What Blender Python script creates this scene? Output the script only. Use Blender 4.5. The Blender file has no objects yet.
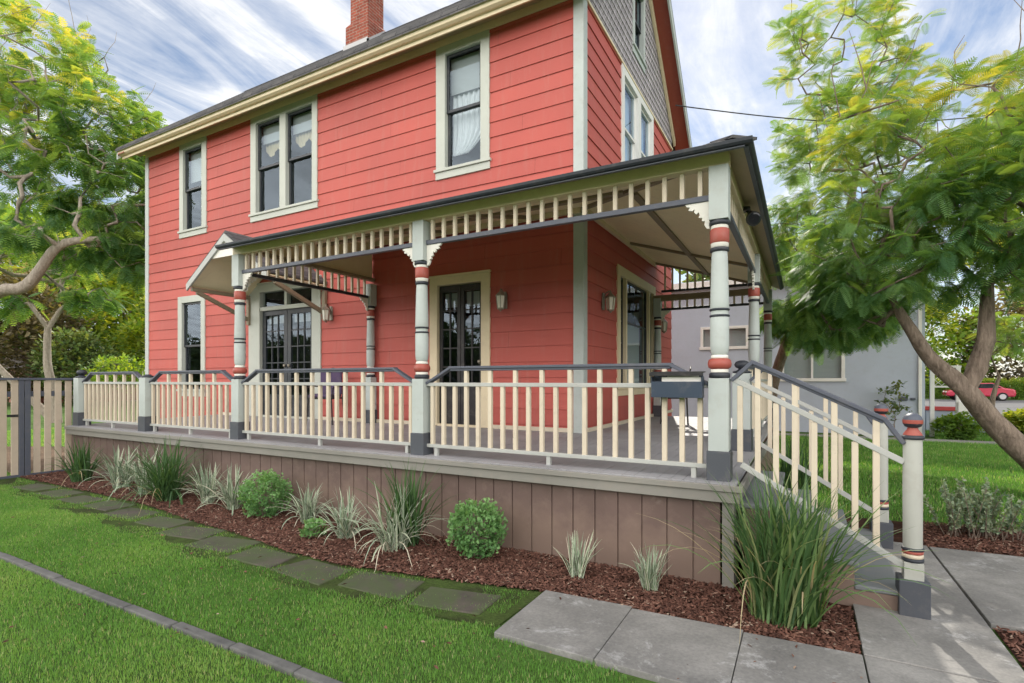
import bpy, math, random
import numpy as np
from mathutils import Vector, Matrix
R = random.Random(7)
rng = np.random.default_rng(11)
scene = bpy.context.scene
COL = scene.collection
H = 1.6                      # eye height; many heights below were surveyed relative to it
def hz(z): return z + H

# ------------------------------------------------------------------ helpers
class MB:
    def __init__(s): s.v = []; s.f = []; s.sm = []
    def add(s, vs, fs, smooth=False):
        n = len(s.v); s.v += [tuple(p) for p in vs]
        s.f += [tuple(i + n for i in f) for f in fs]; s.sm += [smooth] * len(fs)
        return s
    def hexa(s, c):          # 8 corners: bottom ring 0-3, top ring 4-7
        return s.add(c, [(3, 2, 1, 0), (4, 5, 6, 7), (0, 1, 5, 4), (1, 2, 6, 5), (2, 3, 7, 6), (3, 0, 4, 7)])
    def box(s, x, y, z, mp=None):
        if y[0] == y[1]: return s.add([mp(x[0], y[0], z[0]), mp(x[1], y[0], z[0]), mp(x[1], y[0], z[1]), mp(x[0], y[0], z[1])], [(0, 1, 2, 3)])
        c = [(x[0], y[0], z[0]), (x[1], y[0], z[0]), (x[1], y[1], z[0]), (x[0], y[1], z[0]),
             (x[0], y[0], z[1]), (x[1], y[0], z[1]), (x[1], y[1], z[1]), (x[0], y[1], z[1])]
        if mp: c = [mp(*p) for p in c]
        return s.hexa(c)
    def beam(s, p, q, w, h, up=(0, 0, 1)):
        p, q = Vector(p), Vector(q); d = (q - p).normalized(); u = Vector(up)
        sd = d.cross(u).normalized(); u2 = sd.cross(d)
        a, b = sd * (w / 2), u2 * (h / 2)
        return s.hexa([p - a - b, p + a - b, q + a - b, q - a - b, p - a + b, p + a + b, q + a + b, q - a + b])
    def lathe(s, prof, cx, cy, z0=0, n=24, smooth=True):
        vs = []; fs = []
        for r, z in prof:
            for k in range(n):
                a = 2 * math.pi * k / n
                vs.append((cx + r * math.cos(a), cy + r * math.sin(a), z0 + z))
        for i in range(len(prof) - 1):
            for k in range(n):
                k2 = (k + 1) % n
                fs.append((i * n + k, i * n + k2, (i + 1) * n + k2, (i + 1) * n + k))
        s.add(vs, fs, smooth)
        m = len(prof) - 1
        s.add([vs[k] for k in range(n)], [tuple(range(n - 1, -1, -1))])
        s.add([vs[m * n + k] for k in range(n)], [tuple(range(n))])
        return s
    def prism(s, poly, mp, d0, d1):    # poly of (a,b); mp(a,b,d) -> point
        n = len(poly); vs = [mp(a, b, d0) for a, b in poly] + [mp(a, b, d1) for a, b in poly]
        fs = [tuple(range(n - 1, -1, -1)), tuple(range(n, 2 * n))] + [(i, (i + 1) % n, n + (i + 1) % n, n + i) for i in range(n)]
        return s.add(vs, fs)
    def tube(s, pts, rad, n=8, rough=0):
        pts = [Vector(p) for p in pts]; vs = []; fs = []
        ref = Vector((0.31, 0.17, 0.93)).normalized()
        for i, p in enumerate(pts):
            d = (pts[min(i + 1, len(pts) - 1)] - pts[max(i - 1, 0)]).normalized()
            a = d.cross(ref)
            if a.length < 1e-3: a = d.cross(Vector((1, 0, 0)))
            a.normalize(); b = d.cross(a)
            r = rad[i] if hasattr(rad, '__len__') else rad
            for k in range(n):
                t = 2 * math.pi * k / n
                q = 1 + rough * (R.random() - .5 + .8 * math.sin(3 * t + i * .9))
                vs.append(p + a * (r * q * math.cos(t)) + b * (r * q * math.sin(t)))
        for i in range(len(pts) - 1):
            for k in range(n):
                k2 = (k + 1) % n
                fs.append((i * n + k, i * n + k2, (i + 1) * n + k2, (i + 1) * n + k))
        s.add(vs, fs, True)
        s.add([vs[k] for k in range(n)], [tuple(range(n))])
        s.add(vs[-n:], [tuple(range(n))])
        return s
    def build(s, name, mat, parent=None, bevel=0.0):
        me = bpy.data.meshes.new(name); me.from_pydata(s.v, [], s.f); me.update()
        me.polygons.foreach_set('use_smooth', s.sm)
        o = bpy.data.objects.new(name, me); COL.objects.link(o)
        if mat: me.materials.append(mat)
        if parent is not None:
            o.parent = parent
            if parent.type == 'EMPTY' and not parent.get('_local'): o.location = -parent.location
        if bevel:
            b = o.modifiers.new('bevel', 'BEVEL'); b.width = bevel; b.segments = 2; b.limit_method = 'ANGLE'; b.angle_limit = math.radians(40)
        return o

def bx(name, mat, parent, x, y, z, mp=None, bevel=0.003): return MB().box(x, y, z, mp).build(name, mat, parent, bevel)
def tag(o, label=None, cat=None, group=None, kind=None):
    if label: o['label'] = label
    if cat: o['category'] = cat
    if group: o['group'] = group
    if kind: o['kind'] = kind
    return o
LOCALS = []
def thing(name, loc, label, cat, group=None, local=False):
    o = bpy.data.objects.new(name, None); COL.objects.link(o); o.location = loc
    o.empty_display_size = .2
    if local: o['_local'] = 1; LOCALS.append(o)
    return tag(o, label, cat, group)
def copy_tree(o, parent=None):
    c = o.copy(); COL.objects.link(c)
    if parent is not None: c.parent = parent
    for ch in o.children: copy_tree(ch, c)
    return c

def np_mesh(name, V, Q, tint=None, mat=None, parent=None, extra=None):
    V = np.asarray(V, np.float32); Q = np.asarray(Q, np.int32)
    me = bpy.data.meshes.new(name)
    me.vertices.add(len(V)); me.vertices.foreach_set('co', V.ravel())
    me.loops.add(Q.size); me.loops.foreach_set('vertex_index', Q.ravel())
    me.polygons.add(len(Q)); me.polygons.foreach_set('loop_start', np.arange(0, Q.size, Q.shape[1], dtype=np.int32))
    me.update(calc_edges=True)
    for k, a in (('tint', tint), ('edge', extra)):
        if a is not None:
            at = me.attributes.new(k, 'FLOAT', 'POINT'); at.data.foreach_set('value', np.asarray(a, np.float32).ravel())
    if mat: me.materials.append(mat)
    o = bpy.data.objects.new(name, me); COL.objects.link(o)
    if parent is not None:
        o.parent = parent
        if parent.type == 'EMPTY' and not parent.get('_local'): o.location = -parent.location
    return o

def scatter(tv, tq, M, P):
    """copies of template verts tv (n,3), quads tq, by matrices M (N,3,3) and positions P (N,3)"""
    tv = np.asarray(tv, np.float32); tq = np.asarray(tq, np.int32); N = len(P); n = len(tv)
    V = np.einsum('nij,kj->nki', M, tv) + P[:, None, :]
    Q = (tq[None] + (np.arange(N, dtype=np.int32) * n)[:, None, None]).reshape(-1, 4)
    return V.reshape(-1, 3), Q

def frames(d, up):
    """rows -> matrices with columns x=d, y=side, z=normal"""
    d = d / np.linalg.norm(d, axis=1, keepdims=True)
    y = np.cross(up, d); ln = np.linalg.norm(y, axis=1, keepdims=True); y = y / np.maximum(ln, 1e-6)
    z = np.cross(d, y)
    return np.stack([d, y, z], axis=2)

# ------------------------------------------------------------------ materials
def newmat(name):
    m = bpy.data.materials.new(name); m.use_nodes = True
    nt = m.node_tree; b = nt.nodes['Principled BSDF']
    return m, nt, b
def N(nt, typ, **kw):
    n = nt.nodes.new(typ)
    for k, v in kw.items():
        if k.startswith('i_'): n.inputs[k[2:].replace('_', ' ')].default_value = v
        else: setattr(n, k, v)
    return n
def L(nt, a, b): nt.links.new(a, b)
def c4(c): return (c[0], c[1], c[2], 1)
def mixc(nt, fac, a, b, typ='MIX'):
    n = nt.nodes.new('ShaderNodeMix'); n.data_type = 'RGBA'; n.blend_type = typ
    for sock, v in ((n.inputs[0], fac), (n.inputs[6], a), (n.inputs[7], b)):
        if hasattr(v, 'is_linked'): L(nt, v, sock)
        elif isinstance(v, (int, float)): sock.default_value = v
        else: sock.default_value = c4(v)
    return n.outputs[2]
def ramp(nt, fac, stops):
    r = nt.nodes.new('ShaderNodeValToRGB'); L(nt, fac, r.inputs[0])
    e = r.color_ramp.elements
    e[0].position, e[0].color = stops[0][0], c4(stops[0][1]); e[1].position, e[1].color = stops[-1][0], c4(stops[-1][1])
    for p, c in stops[1:-1]:
        x = e.new(p); x.color = c4(c)
    return r.outputs[0]
def noise(nt, vec, scale, detail=4, rough=.55, dist=0):
    n = N(nt, 'ShaderNodeTexNoise'); n.inputs['Scale'].default_value = scale; n.inputs['Detail'].default_value = detail
    n.inputs['Roughness'].default_value = rough; n.inputs['Distortion'].default_value = dist
    if vec is not None: L(nt, vec, n.inputs['Vector'])
    return n.outputs['Fac']
def coords(nt): return N(nt, 'ShaderNodeTexCoord').outputs['Object']
def scaled(nt, vec, s, rot=(0, 0, 0)):
    m = N(nt, 'ShaderNodeMapping'); m.inputs['Scale'].default_value = s; m.inputs['Rotation'].default_value = rot
    L(nt, vec, m.inputs['Vector']); return m.outputs[0]
def bump(nt, b, h, strength=.3, dist=.01):
    n = N(nt, 'ShaderNodeBump'); n.inputs['Strength'].default_value = strength; n.inputs['Distance'].default_value = dist
    L(nt, h, n.inputs['Height']); L(nt, n.outputs[0], b.inputs['Normal'])

def paint(name, col, rough=.55, var=.14, dirt=(.30, .26, .22), dirtamt=.18, spec=.35, grain=(14, 14, 14), splash=False):
    m, nt, b = newmat(name); co = coords(nt)
    big = noise(nt, co, 1.3, 5, .6)
    c = mixc(nt, ramp(nt, big, [(.3, (1 - var,) * 3), (.7, (1 + var * .4,) * 3)]), col, col, 'MIX')
    c = mixc(nt, 1.0, col, ramp(nt, big, [(.25, (1 - var,) * 3), (.75, (1, 1, 1))]), 'MULTIPLY')
    sm = noise(nt, co, 9, 6, .7)
    f = ramp(nt, sm, [(.52, (0, 0, 0)), (.78, (dirtamt,) * 3)])
    c = mixc(nt, f, c, dirt)
    chip = noise(nt, co, 34, 3, .6)
    c = mixc(nt, ramp(nt, chip, [(.70, (0, 0, 0)), (.735, (.55,) * 3)]), c, tuple(x * .45 + .03 for x in col))
    if splash:
        sp = N(nt, 'ShaderNodeSeparateXYZ'); L(nt, co, sp.inputs[0])
        h = N(nt, 'ShaderNodeMath', operation='MULTIPLY_ADD'); L(nt, noise(nt, co, 5, 6, .7), h.inputs[0]); h.inputs[1].default_value = -.55; L(nt, sp.outputs[2], h.inputs[2])
        c = mixc(nt, ramp(nt, h.outputs[0], [(-.20 + .2, (.6,) * 3), (.22, (0, 0, 0))]), c, (.23, .165, .13))
        pl = noise(nt, co, 3.1, 8, .75)
        c = mixc(nt, ramp(nt, pl, [(.62, (0, 0, 0)), (.72, (.35,) * 3)]), c, (.34, .28, .25))
    L(nt, c, b.inputs['Base Color'])
    b.inputs['Specular IOR Level'].default_value = spec
    rr = N(nt, 'ShaderNodeMapRange'); rr.inputs[3].default_value = rough - .12; rr.inputs[4].default_value = rough + .15
    L(nt, sm, rr.inputs[0]); L(nt, rr.outputs[0], b.inputs['Roughness'])
    bump(nt, b, noise(nt, scaled(nt, co, grain), 6, 4, .6), .10, .003)
    return m

# siding: every board takes a slightly different tone, with faint vertical staining
def siding_mat(name, col):
    m, nt, b = newmat(name); co = coords(nt)
    sp = N(nt, 'ShaderNodeSeparateXYZ'); L(nt, co, sp.inputs[0])
    k = N(nt, 'ShaderNodeMath', operation='MULTIPLY'); L(nt, sp.outputs[2], k.inputs[0]); k.inputs[1].default_value = 1 / .232
    fl = N(nt, 'ShaderNodeMath', operation='FLOOR'); L(nt, k.outputs[0], fl.inputs[0])
    wn = N(nt, 'ShaderNodeTexWhiteNoise', noise_dimensions='1D'); L(nt, fl.outputs[0], wn.inputs['W'])
    c = mixc(nt, 1, col, ramp(nt, wn.outputs[0], [(0, (.86, .86, .88)), (1, (1.0, 1.0, 1.0))]), 'MULTIPLY')
    big = noise(nt, co, .55, 4, .6)
    c = mixc(nt, 1, c, ramp(nt, big, [(.3, (.84, .88, .92)), (.7, (1.02, 1, 1))]), 'MULTIPLY')
    st = noise(nt, scaled(nt, co, (5, 5, .5)), 2.2, 5, .65)
    c = mixc(nt, ramp(nt, st, [(.52, (0, 0, 0)), (.8, (.32,) * 3)]), c, (.40, .20, .165))
    L(nt, c, b.inputs['Base Color']); b.inputs['Roughness'].default_value = .62; b.inputs['Specular IOR Level'].default_value = .3
    bump(nt, b, noise(nt, scaled(nt, co, (1.5, 1.5, 30)), 5, 5, .65), .22, .004)
    return m

M = {}
M['red'] = siding_mat('red siding paint', (.505, .110, .088))
M['cream'] = paint('cream trim paint', (.74, .63, .44))
M['spindle'] = paint('ivory baluster paint', (.67, .585, .46), var=.18, dirtamt=.3)
M['grey'] = paint('pale grey green trim paint', (.47, .515, .50), var=.2, dirtamt=.3)
M['rail'] = paint('dark slate rail paint', (.090, .100, .130), rough=.45)
M['midrail'] = paint('pale grey rail paint', (.43, .44, .42), dirtamt=.3)
M['dark'] = paint('near black blue paint', (.035, .040, .052), rough=.45)
M['base'] = paint('slate plinth paint', (.075, .082, .098), rough=.5)
M['brick_red'] = paint('barn red band paint', (.36, .085, .065), rough=.42)
M['newel'] = paint('greige newel paint', (.44, .45, .41), var=.22, dirtamt=.35)
M['wintrim'] = paint('pale sage cream window trim paint', (.48, .50, .45))
M['white'] = paint('white fretwork paint', (.78, .76, .70))
M['ceiling'] = paint('tan ceiling paint', (.90, .78, .54))
M['batten'] = paint('brown batten paint', (.26, .21, .145))
M['sash'] = paint('charcoal sash paint', (.035, .040, .048), rough=.4)
M['doorpaint'] = paint('dark door paint', (.030, .028, .030), rough=.4)
M['soffit_red'] = paint('rust soffit paint', (.30, .070, .045))
M['window_white'] = paint('white window paint', (.72, .72, .70))
M['skirt'] = paint('brown skirting paint', (.165, .112, .098), var=.35, dirt=(.36, .27, .22), dirtamt=.22, grain=(40, 40, 2), splash=True)
M['deck'] = paint('grey deck paint', (.34, .34, .36), var=.3, dirt=(.30, .28, .26), dirtamt=.4, grain=(3, 40, 3))
M['trimgrey'] = paint('greige deck trim paint', (.255, .245, .222), var=.22, dirtamt=.35)
M['step'] = paint('grey blue step paint', (.19, .205, .215), var=.25, dirtamt=.4)
M['navy'] = paint('dark navy mailbox enamel', (.038, .055, .085), rough=.35)
M['black'] = paint('black metal', (.02, .02, .022), rough=.4)
M['pewter'] = paint('pewter lantern metal', (.30, .27, .22), rough=.4)
M['pewter'].node_tree.nodes['Principled BSDF'].inputs['Metallic'].default_value = .5
M['paper'] = paint('letter paper', (.8, .78, .74))
M['lavender'] = paint('lavender grey stucco', (.42, .47, .56), rough=.9, var=.12, grain=(30, 30, 30))
M['gatepaint'] = paint('weathered beige picket paint', (.55, .46, .36), var=.25, dirtamt=.4)
M['soffit_tan'] = paint('tan eave paint', (.40, .33, .22))
M['interior'] = paint('room shade backing', (.022, .021, .022), rough=.95)  # near black, the unlit room's shade put into the colour
M['purple'] = paint('purple cushion', (.10, .07, .14), rough=.9)
M['garage'] = paint('brick red shed paint', (.32, .10, .065))
M['coping'] = paint('red coping paint', (.50, .06, .06))

def glass_mat():
    m = bpy.data.materials.new('window glass'); m.use_nodes = True; nt = m.node_tree; nt.nodes.clear()
    out = N(nt, 'ShaderNodeOutputMaterial'); mx = N(nt, 'ShaderNodeMixShader')
    tr = N(nt, 'ShaderNodeBsdfTransparent'); tr.inputs[0].default_value = (.80, .86, .86, 1)
    gl = N(nt, 'ShaderNodeBsdfGlossy'); gl.inputs['Roughness'].default_value = .015; gl.inputs[0].default_value = (.72, .86, 1, 1)  # blue of the reflected sky put into the gloss colour
    bp = N(nt, 'ShaderNodeBump'); bp.inputs['Strength'].default_value = .05; bp.inputs['Distance'].default_value = .02
    L(nt, noise(nt, coords(nt), 2.2, 2, .5), bp.inputs['Height']); L(nt, bp.outputs[0], gl.inputs['Normal'])
    ge = N(nt, 'ShaderNodeNewGeometry'); dt = N(nt, 'ShaderNodeVectorMath', operation='DOT_PRODUCT'); L(nt, ge.outputs['Incoming'], dt.inputs[0]); L(nt, ge.outputs['Normal'], dt.inputs[1])
    ab = N(nt, 'ShaderNodeMath', operation='ABSOLUTE'); L(nt, dt.outputs['Value'], ab.inputs[0])
    iv = N(nt, 'ShaderNodeMath', operation='SUBTRACT'); iv.inputs[0].default_value = 1; L(nt, ab.outputs[0], iv.inputs[1])
    pw = N(nt, 'ShaderNodeMath', operation='POWER'); L(nt, iv.outputs[0], pw.inputs[0]); pw.inputs[1].default_value = 5
    mul = N(nt, 'ShaderNodeMath', operation='MULTIPLY_ADD'); mul.inputs[1].default_value = .9; mul.inputs[2].default_value = .060; mul.use_clamp = True
    L(nt, pw.outputs[0], mul.inputs[0]); L(nt, mul.outputs[0], mx.inputs[0])
    L(nt, tr.outputs[0], mx.inputs[1]); L(nt, gl.outputs[0], mx.inputs[2]); L(nt, mx.outputs[0], out.inputs[0])
    return m
M['glass'] = glass_mat()
def cloth(name, col, scale=(60, 60, 1)):
    m, nt, b = newmat(name); co = coords(nt)
    f = noise(nt, scaled(nt, co, scale), 1.0, 3)
    c = mixc(nt, f, tuple(x * .75 for x in col), col); L(nt, c, b.inputs['Base Color']); b.inputs['Roughness'].default_value = .95
    b.inputs['Transmission Weight'].default_value = 0
    return m
M['curtain'] = cloth('white curtain cloth', (.80, .80, .84))
M['blind'] = cloth('cream roller blind', (.46, .47, .48), (1, 1, 80))
M['sky_reflect'] = cloth('sky reflection sheet', (.42, .52, .68))
M['valance'] = cloth('gold tasselled valance cloth', (.62, .50, .32))
M['lampglass'] = paint('frosted lamp glass', (.75, .72, .65), rough=.2)

def brick_mat(name, c1, c2, mortar, scale, vecmode, bw=.5, rh=.25, ms=.02, bumpd=.01):
    m, nt, b = newmat(name); co = coords(nt)
    sp = N(nt, 'ShaderNodeSeparateXYZ'); L(nt, co, sp.inputs[0]); cb = N(nt, 'ShaderNodeCombineXYZ')
    if vecmode == 'xy+z':
        ad = N(nt, 'ShaderNodeMath', operation='ADD'); L(nt, sp.outputs[0], ad.inputs[0]); L(nt, sp.outputs[1], ad.inputs[1])
        L(nt, ad.outputs[0], cb.inputs[0]); L(nt, sp.outputs[2], cb.inputs[1])
    elif vecmode == 'xz': L(nt, sp.outputs[0], cb.inputs[0]); L(nt, sp.outputs[2], cb.inputs[1])
    elif vecmode == 'yz': L(nt, sp.outputs[1], cb.inputs[0]); L(nt, sp.outputs[2], cb.inputs[1])
    t = N(nt, 'ShaderNodeTexBrick'); L(nt, cb.outputs[0], t.inputs['Vector'])
    t.inputs['Color1'].default_value = c4(c1); t.inputs['Color2'].default_value = c4(c2); t.inputs['Mortar'].default_value = c4(mortar)
    t.inputs['Scale'].default_value = scale; t.inputs['Mortar Size'].default_value = ms; t.inputs['Brick Width'].default_value = bw; t.inputs['Row Height'].default_value = rh
    nz = noise(nt, co, 6, 6, .7)
    c = mixc(nt, 1, t.outputs['Color'], ramp(nt, nz, [(.25, (.6, .6, .6)), (.75, (1.15, 1.12, 1.1))]), 'MULTIPLY')
    L(nt, c, b.inputs['Base Color']); b.inputs['Roughness'].default_value = .9; b.inputs['Specular IOR Level'].default_value = .2
    inv = N(nt, 'ShaderNodeMath', operation='SUBTRACT'); inv.inputs[0].default_value = 1; L(nt, t.outputs['Fac'], inv.inputs[1])
    ad = N(nt, 'ShaderNodeMath', operation='MULTIPLY_ADD'); L(nt, noise(nt, co, 40, 4), ad.inputs[0]); ad.inputs[1].default_value = .4; L(nt, inv.outputs[0], ad.inputs[2])
    bump(nt, b, ad.outputs[0], .6, bumpd)
    return m
M['brick'] = brick_mat('chimney brick', (.33, .085, .055), (.24, .065, .045), (.30, .22, .18), 1, 'xy+z', .22, .072, .008)
M['roof'] = brick_mat('asphalt shingles', (.095, .096, .104), (.15, .147, .15), (.04, .04, .045), 1, 'xz', .30, .10, .006)
M['shingle'] = brick_mat('pale gable shingles', (.53, .50, .54), (.45, .42, .46), (.11, .10, .11), 1, 'yz', .15, .14, .010)

def concrete_mat():
    m, nt, b = newmat('weathered concrete'); co = coords(nt)
    big = noise(nt, co, 1.6, 6, .65, .4); fine = noise(nt, co, 45, 5, .7)
    c = ramp(nt, big, [(.25, (.15, .148, .145)), (.45, (.215, .212, .205)), (.58, (.275, .27, .26)), (.72, (.36, .352, .338))])
    c = mixc(nt, 1, c, ramp(nt, fine, [(.3, (.75, .75, .76)), (.7, (1.08, 1.07, 1.05))]), 'MULTIPLY')
    wh = noise(nt, co, 2.1, 12, .82, .3)
    c = mixc(nt, ramp(nt, wh, [(.55, (0, 0, 0)), (.63, (.6, .6, .6)), (.75, (.75,) * 3)]), c, (.46, .46, .46))
    L(nt, c, b.inputs['Base Color']); b.inputs['Roughness'].default_value = .85; b.inputs['Specular IOR Level'].default_value = .25
    bump(nt, b, noise(nt, co, 60, 6, .7), .3, .004)
    return m
M['concrete'] = concrete_mat()
def stone_mat(name, base, moss):
    m, nt, b = newmat(name); co = coords(nt)
    big = noise(nt, co, 5, 6, .7)
    c = mixc(nt, 1, base, ramp(nt, big, [(.3, (.6, .6, .62)), (.7, (1.2, 1.2, 1.18))]), 'MULTIPLY')
    c = mixc(nt, ramp(nt, noise(nt, co, 2.6, 6, .7, .5), [(.36 if moss else .62, (0, 0, 0)), (.58 if moss else .75, (.8,) * 3)]), c, (.060, .088, .028))
    L(nt, c, b.inputs['Base Color']); b.inputs['Roughness'].default_value = .9
    bump(nt, b, noise(nt, co, 30, 6, .7), .5, .006)
    return m
M['stone'] = stone_mat('mossy stepping stone', (.085, .070, .060), True)
M['curbstone'] = stone_mat('edging concrete', (.135, .135, .13), False)
def ground_mat(name, stops, scale=1.2, fine=30, bd=.02):
    m, nt, b = newmat(name); co = coords(nt)
    f = noise(nt, co, scale, 8, .65, .3)
    c = ramp(nt, f, stops)
    c = mixc(nt, 1, c, ramp(nt, noise(nt, co, fine, 5, .7), [(.25, (.55,) * 3), (.75, (1.2,) * 3)]), 'MULTIPLY')
    L(nt, c, b.inputs['Base Color']); b.inputs['Roughness'].default_value = .95; b.inputs['Specular IOR Level'].default_value = .1
    bump(nt, b, noise(nt, co, fine * 2, 6, .75), .8, bd)
    return m
M['turf'] = ground_mat('turf soil', [(.3, (.055, .09, .028)), (.5, (.09, .16, .04)), (.7, (.12, .20, .055))])
M['mulch'] = ground_mat('mulch soil', [(.3, (.035, .018, .013)), (.6, (.075, .034, .023)), (.75, (.11, .055, .038))], 6, 40, .04)
M['moss'] = ground_mat('moss and soil', [(.3, (.05, .045, .03)), (.45, (.06, .08, .028)), (.6, (.08, .125, .033)), (.75, (.06, .06, .036))], 3, 40)
M['dirt'] = ground_mat('bare earth', [(.3, (.10, .07, .05)), (.6, (.19, .14, .10)), (.75, (.25, .19, .14))], 2, 30)
M['asphalt'] = ground_mat('sunlit asphalt', [(.3, (.17, .17, .175)), (.7, (.22, .22, .22))], .6, 80, .004)
M['pavement'] = ground_mat('pavement concrete', [(.3, (.30, .29, .27)), (.7, (.38, .37, .35))], .8, 60, .004)

def leaf_mat(name, stops, trans=.4, rough=.5, tcol=(1.25, 1.15, .35)):
    m = bpy.data.materials.new(name); m.use_nodes = True; nt = m.node_tree; nt.nodes.clear()
    out = N(nt, 'ShaderNodeOutputMaterial'); at = N(nt, 'ShaderNodeAttribute'); at.attribute_name = 'tint'
    c = ramp(nt, at.outputs['Fac'], stops)
    b = N(nt, 'ShaderNodeBsdfPrincipled'); b.inputs['Roughness'].default_value = rough; b.inputs['Specular IOR Level'].default_value = .3
    L(nt, c, b.inputs['Base Color'])
    t = N(nt, 'ShaderNodeBsdfTranslucent'); L(nt, mixc(nt, 1, c, tcol, 'MULTIPLY'), t.inputs[0])
    mx = N(nt, 'ShaderNodeMixShader'); mx.inputs[0].default_value = trans
    L(nt, b.outputs[0], mx.inputs[1]); L(nt, t.outputs[0], mx.inputs[2]); L(nt, mx.outputs[0], out.inputs[0])
    return m
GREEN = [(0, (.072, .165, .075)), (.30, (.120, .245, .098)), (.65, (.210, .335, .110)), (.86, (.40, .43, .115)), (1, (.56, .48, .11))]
M['jacaranda'] = leaf_mat('feathery tree leaves', GREEN, .50, tcol=(2.1, 1.75, .55))
M['leafdark'] = leaf_mat('dark shrub leaves', [(0, (.05, .09, .038)), (.5, (.12, .19, .065)), (1, (.27, .30, .10))], .35)
M['leafbrown'] = leaf_mat('reddish brown foliage', [(0, (.08, .07, .045)), (.5, (.18, .15, .085)), (1, (.32, .27, .14))], .35)
M['leafbright'] = leaf_mat('sunny shrub leaves', [(0, (.07, .14, .03)), (.5, (.16, .28, .05)), (1, (.40, .42, .08))], .5, tcol=(2, 1.7, .4))
M['bushleaf'] = leaf_mat('small bush leaves', [(0, (.08, .19, .065)), (.5, (.16, .33, .115)), (1, (.28, .46, .19))], .3)
M['sage'] = leaf_mat('sage shrub leaves', [(0, (.12, .19, .12)), (.5, (.24, .32, .21)), (1, (.38, .44, .31))], .3)
M['grass'] = leaf_mat('lawn grass blades', [(0, (.078, .195, .037)), (.45, (.152, .345, .066)), (.85, (.31, .46, .125)), (1, (.55, .49, .30))], .35, tcol=(1.5, 1.4, .5))
M['strap'] = leaf_mat('strap leaves', [(0, (.045, .10, .040)), (.5, (.095, .19, .070)), (.85, (.20, .30, .12)), (1, (.50, .42, .27))], .3)
def varieg_mat():
    m, nt, b = newmat('cream edged leaves')
    a = N(nt, 'ShaderNodeAttribute'); a.attribute_name = 'edge'; t = N(nt, 'ShaderNodeAttribute'); t.attribute_name = 'tint'
    g = ramp(nt, t.outputs['Fac'], [(0, (.08, .15, .075)), (.8, (.22, .31, .17)), (1, (.46, .40, .28))])
    e = ramp(nt, t.outputs['Fac'], [(0, (.40, .47, .37)), (1, (.64, .62, .50))])
    f = ramp(nt, a.outputs['Fac'], [(.35, (0, 0, 0)), (.7, (1, 1, 1))])
    L(nt, mixc(nt, f, g, e), b.inputs['Base Color']); b.inputs['Roughness'].default_value = .5
    return m
M['varieg'] = varieg_mat()
M['chips'] = leaf_mat('bark chips', [(0, (.034, .015, .011)), (.5, (.115, .050, .035)), (.85, (.20, .098, .070)), (1, (.34, .25, .19))], 0, .85)
def bark_mat(name, a, b_):
    m, nt, b = newmat(name); co = coords(nt)
    f = noise(nt, scaled(nt, co, (5, 5, 1.2)), 3.5, 7, .7, .6)
    L(nt, ramp(nt, f, [(.3, a), (.7, b_)]), b.inputs['Base Color']); b.inputs['Roughness'].default_value = .95
    bump(nt, b, f, .9, .04)
    return m
M['bark'] = bark_mat('grey brown bark', (.09, .065, .05), (.34, .265, .21))
M['barkpale'] = bark_mat('pale bark', (.20, .165, .135), (.44, .38, .32))
def carpaint(col, name):
    m, nt, b = newmat(name); b.inputs['Base Color'].default_value = c4(col); b.inputs['Roughness'].default_value = .25; b.inputs['Coat Weight'].default_value = .6
    L(nt, mixc(nt, noise(nt, coords(nt), 8, 3), tuple(x * .9 for x in col), col), b.inputs['Base Color'])
    return m
M['carpink'] = carpaint((.42, .02, .055), 'crimson car paint')
M['carorange'] = carpaint((.50, .075, .05), 'orange red car paint')
M['tyre'] = paint('tyre rubber', (.02, .02, .02), rough=.9)
M['alloy'] = paint('silver wheel', (.45, .45, .46), rough=.35)
M['carglass'] = paint('dark car glass', (.02, .025, .03), rough=.1)
M['lamp_red'] = paint('tail lamp red', (.35, .02, .02), rough=.25)

# ------------------------------------------------------------------ setting: ground, paths, road
def sheet(name, poly, z, mat, kind='structure'):
    o = MB().add([(x, y, z) for x, y in poly], [tuple(range(len(poly)))]).build(name, mat)
    return tag(o, kind=kind)
def slab(name, poly, z0, z1, mat, bevel=.005):
    return tag(MB().prism(poly, lambda a, b, d: (a, b, d), z0, z1).build(name, mat, None, bevel), kind='structure')
sheet('ground', [(-400, -200), (400, -200), (400, 600), (-400, 600)], -.012, M['turf'])
tag(MB().add([(-400 + 800 * i / 8, 560, z) for z in (-.1, 12) for i in range(9)], []).add([], []).build('terrain', None), kind='structure')
bpy.data.objects.remove(bpy.data.objects['terrain'])
mulch_edge = [(-11.3, 3.72), (-9, 3.72), (-7.35, 3.68), (-5.9, 3.50), (-5.26, 3.46), (-4.2, 3.32), (-3.5, 3.30), (-2.6, 3.45), (-1.72, 3.62)]
sheet('mulch_bed', mulch_edge + [(.30, 3.645), (.30, 4.6), (.30, 7.2), (-.6, 7.2), (-.6, 4.42), (-11.3, 4.42)], .004, M['mulch'])
sheet('mossy_ground', [(-11.3, 3.72), (-11.3, 3.2), (-7, 2.98), (-4.5, 2.80), (-3, 2.78), (-1.75, 2.95), (-1.72, 3.62)] + mulch_edge[::-1][1:], -.004, M['moss'])
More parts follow.
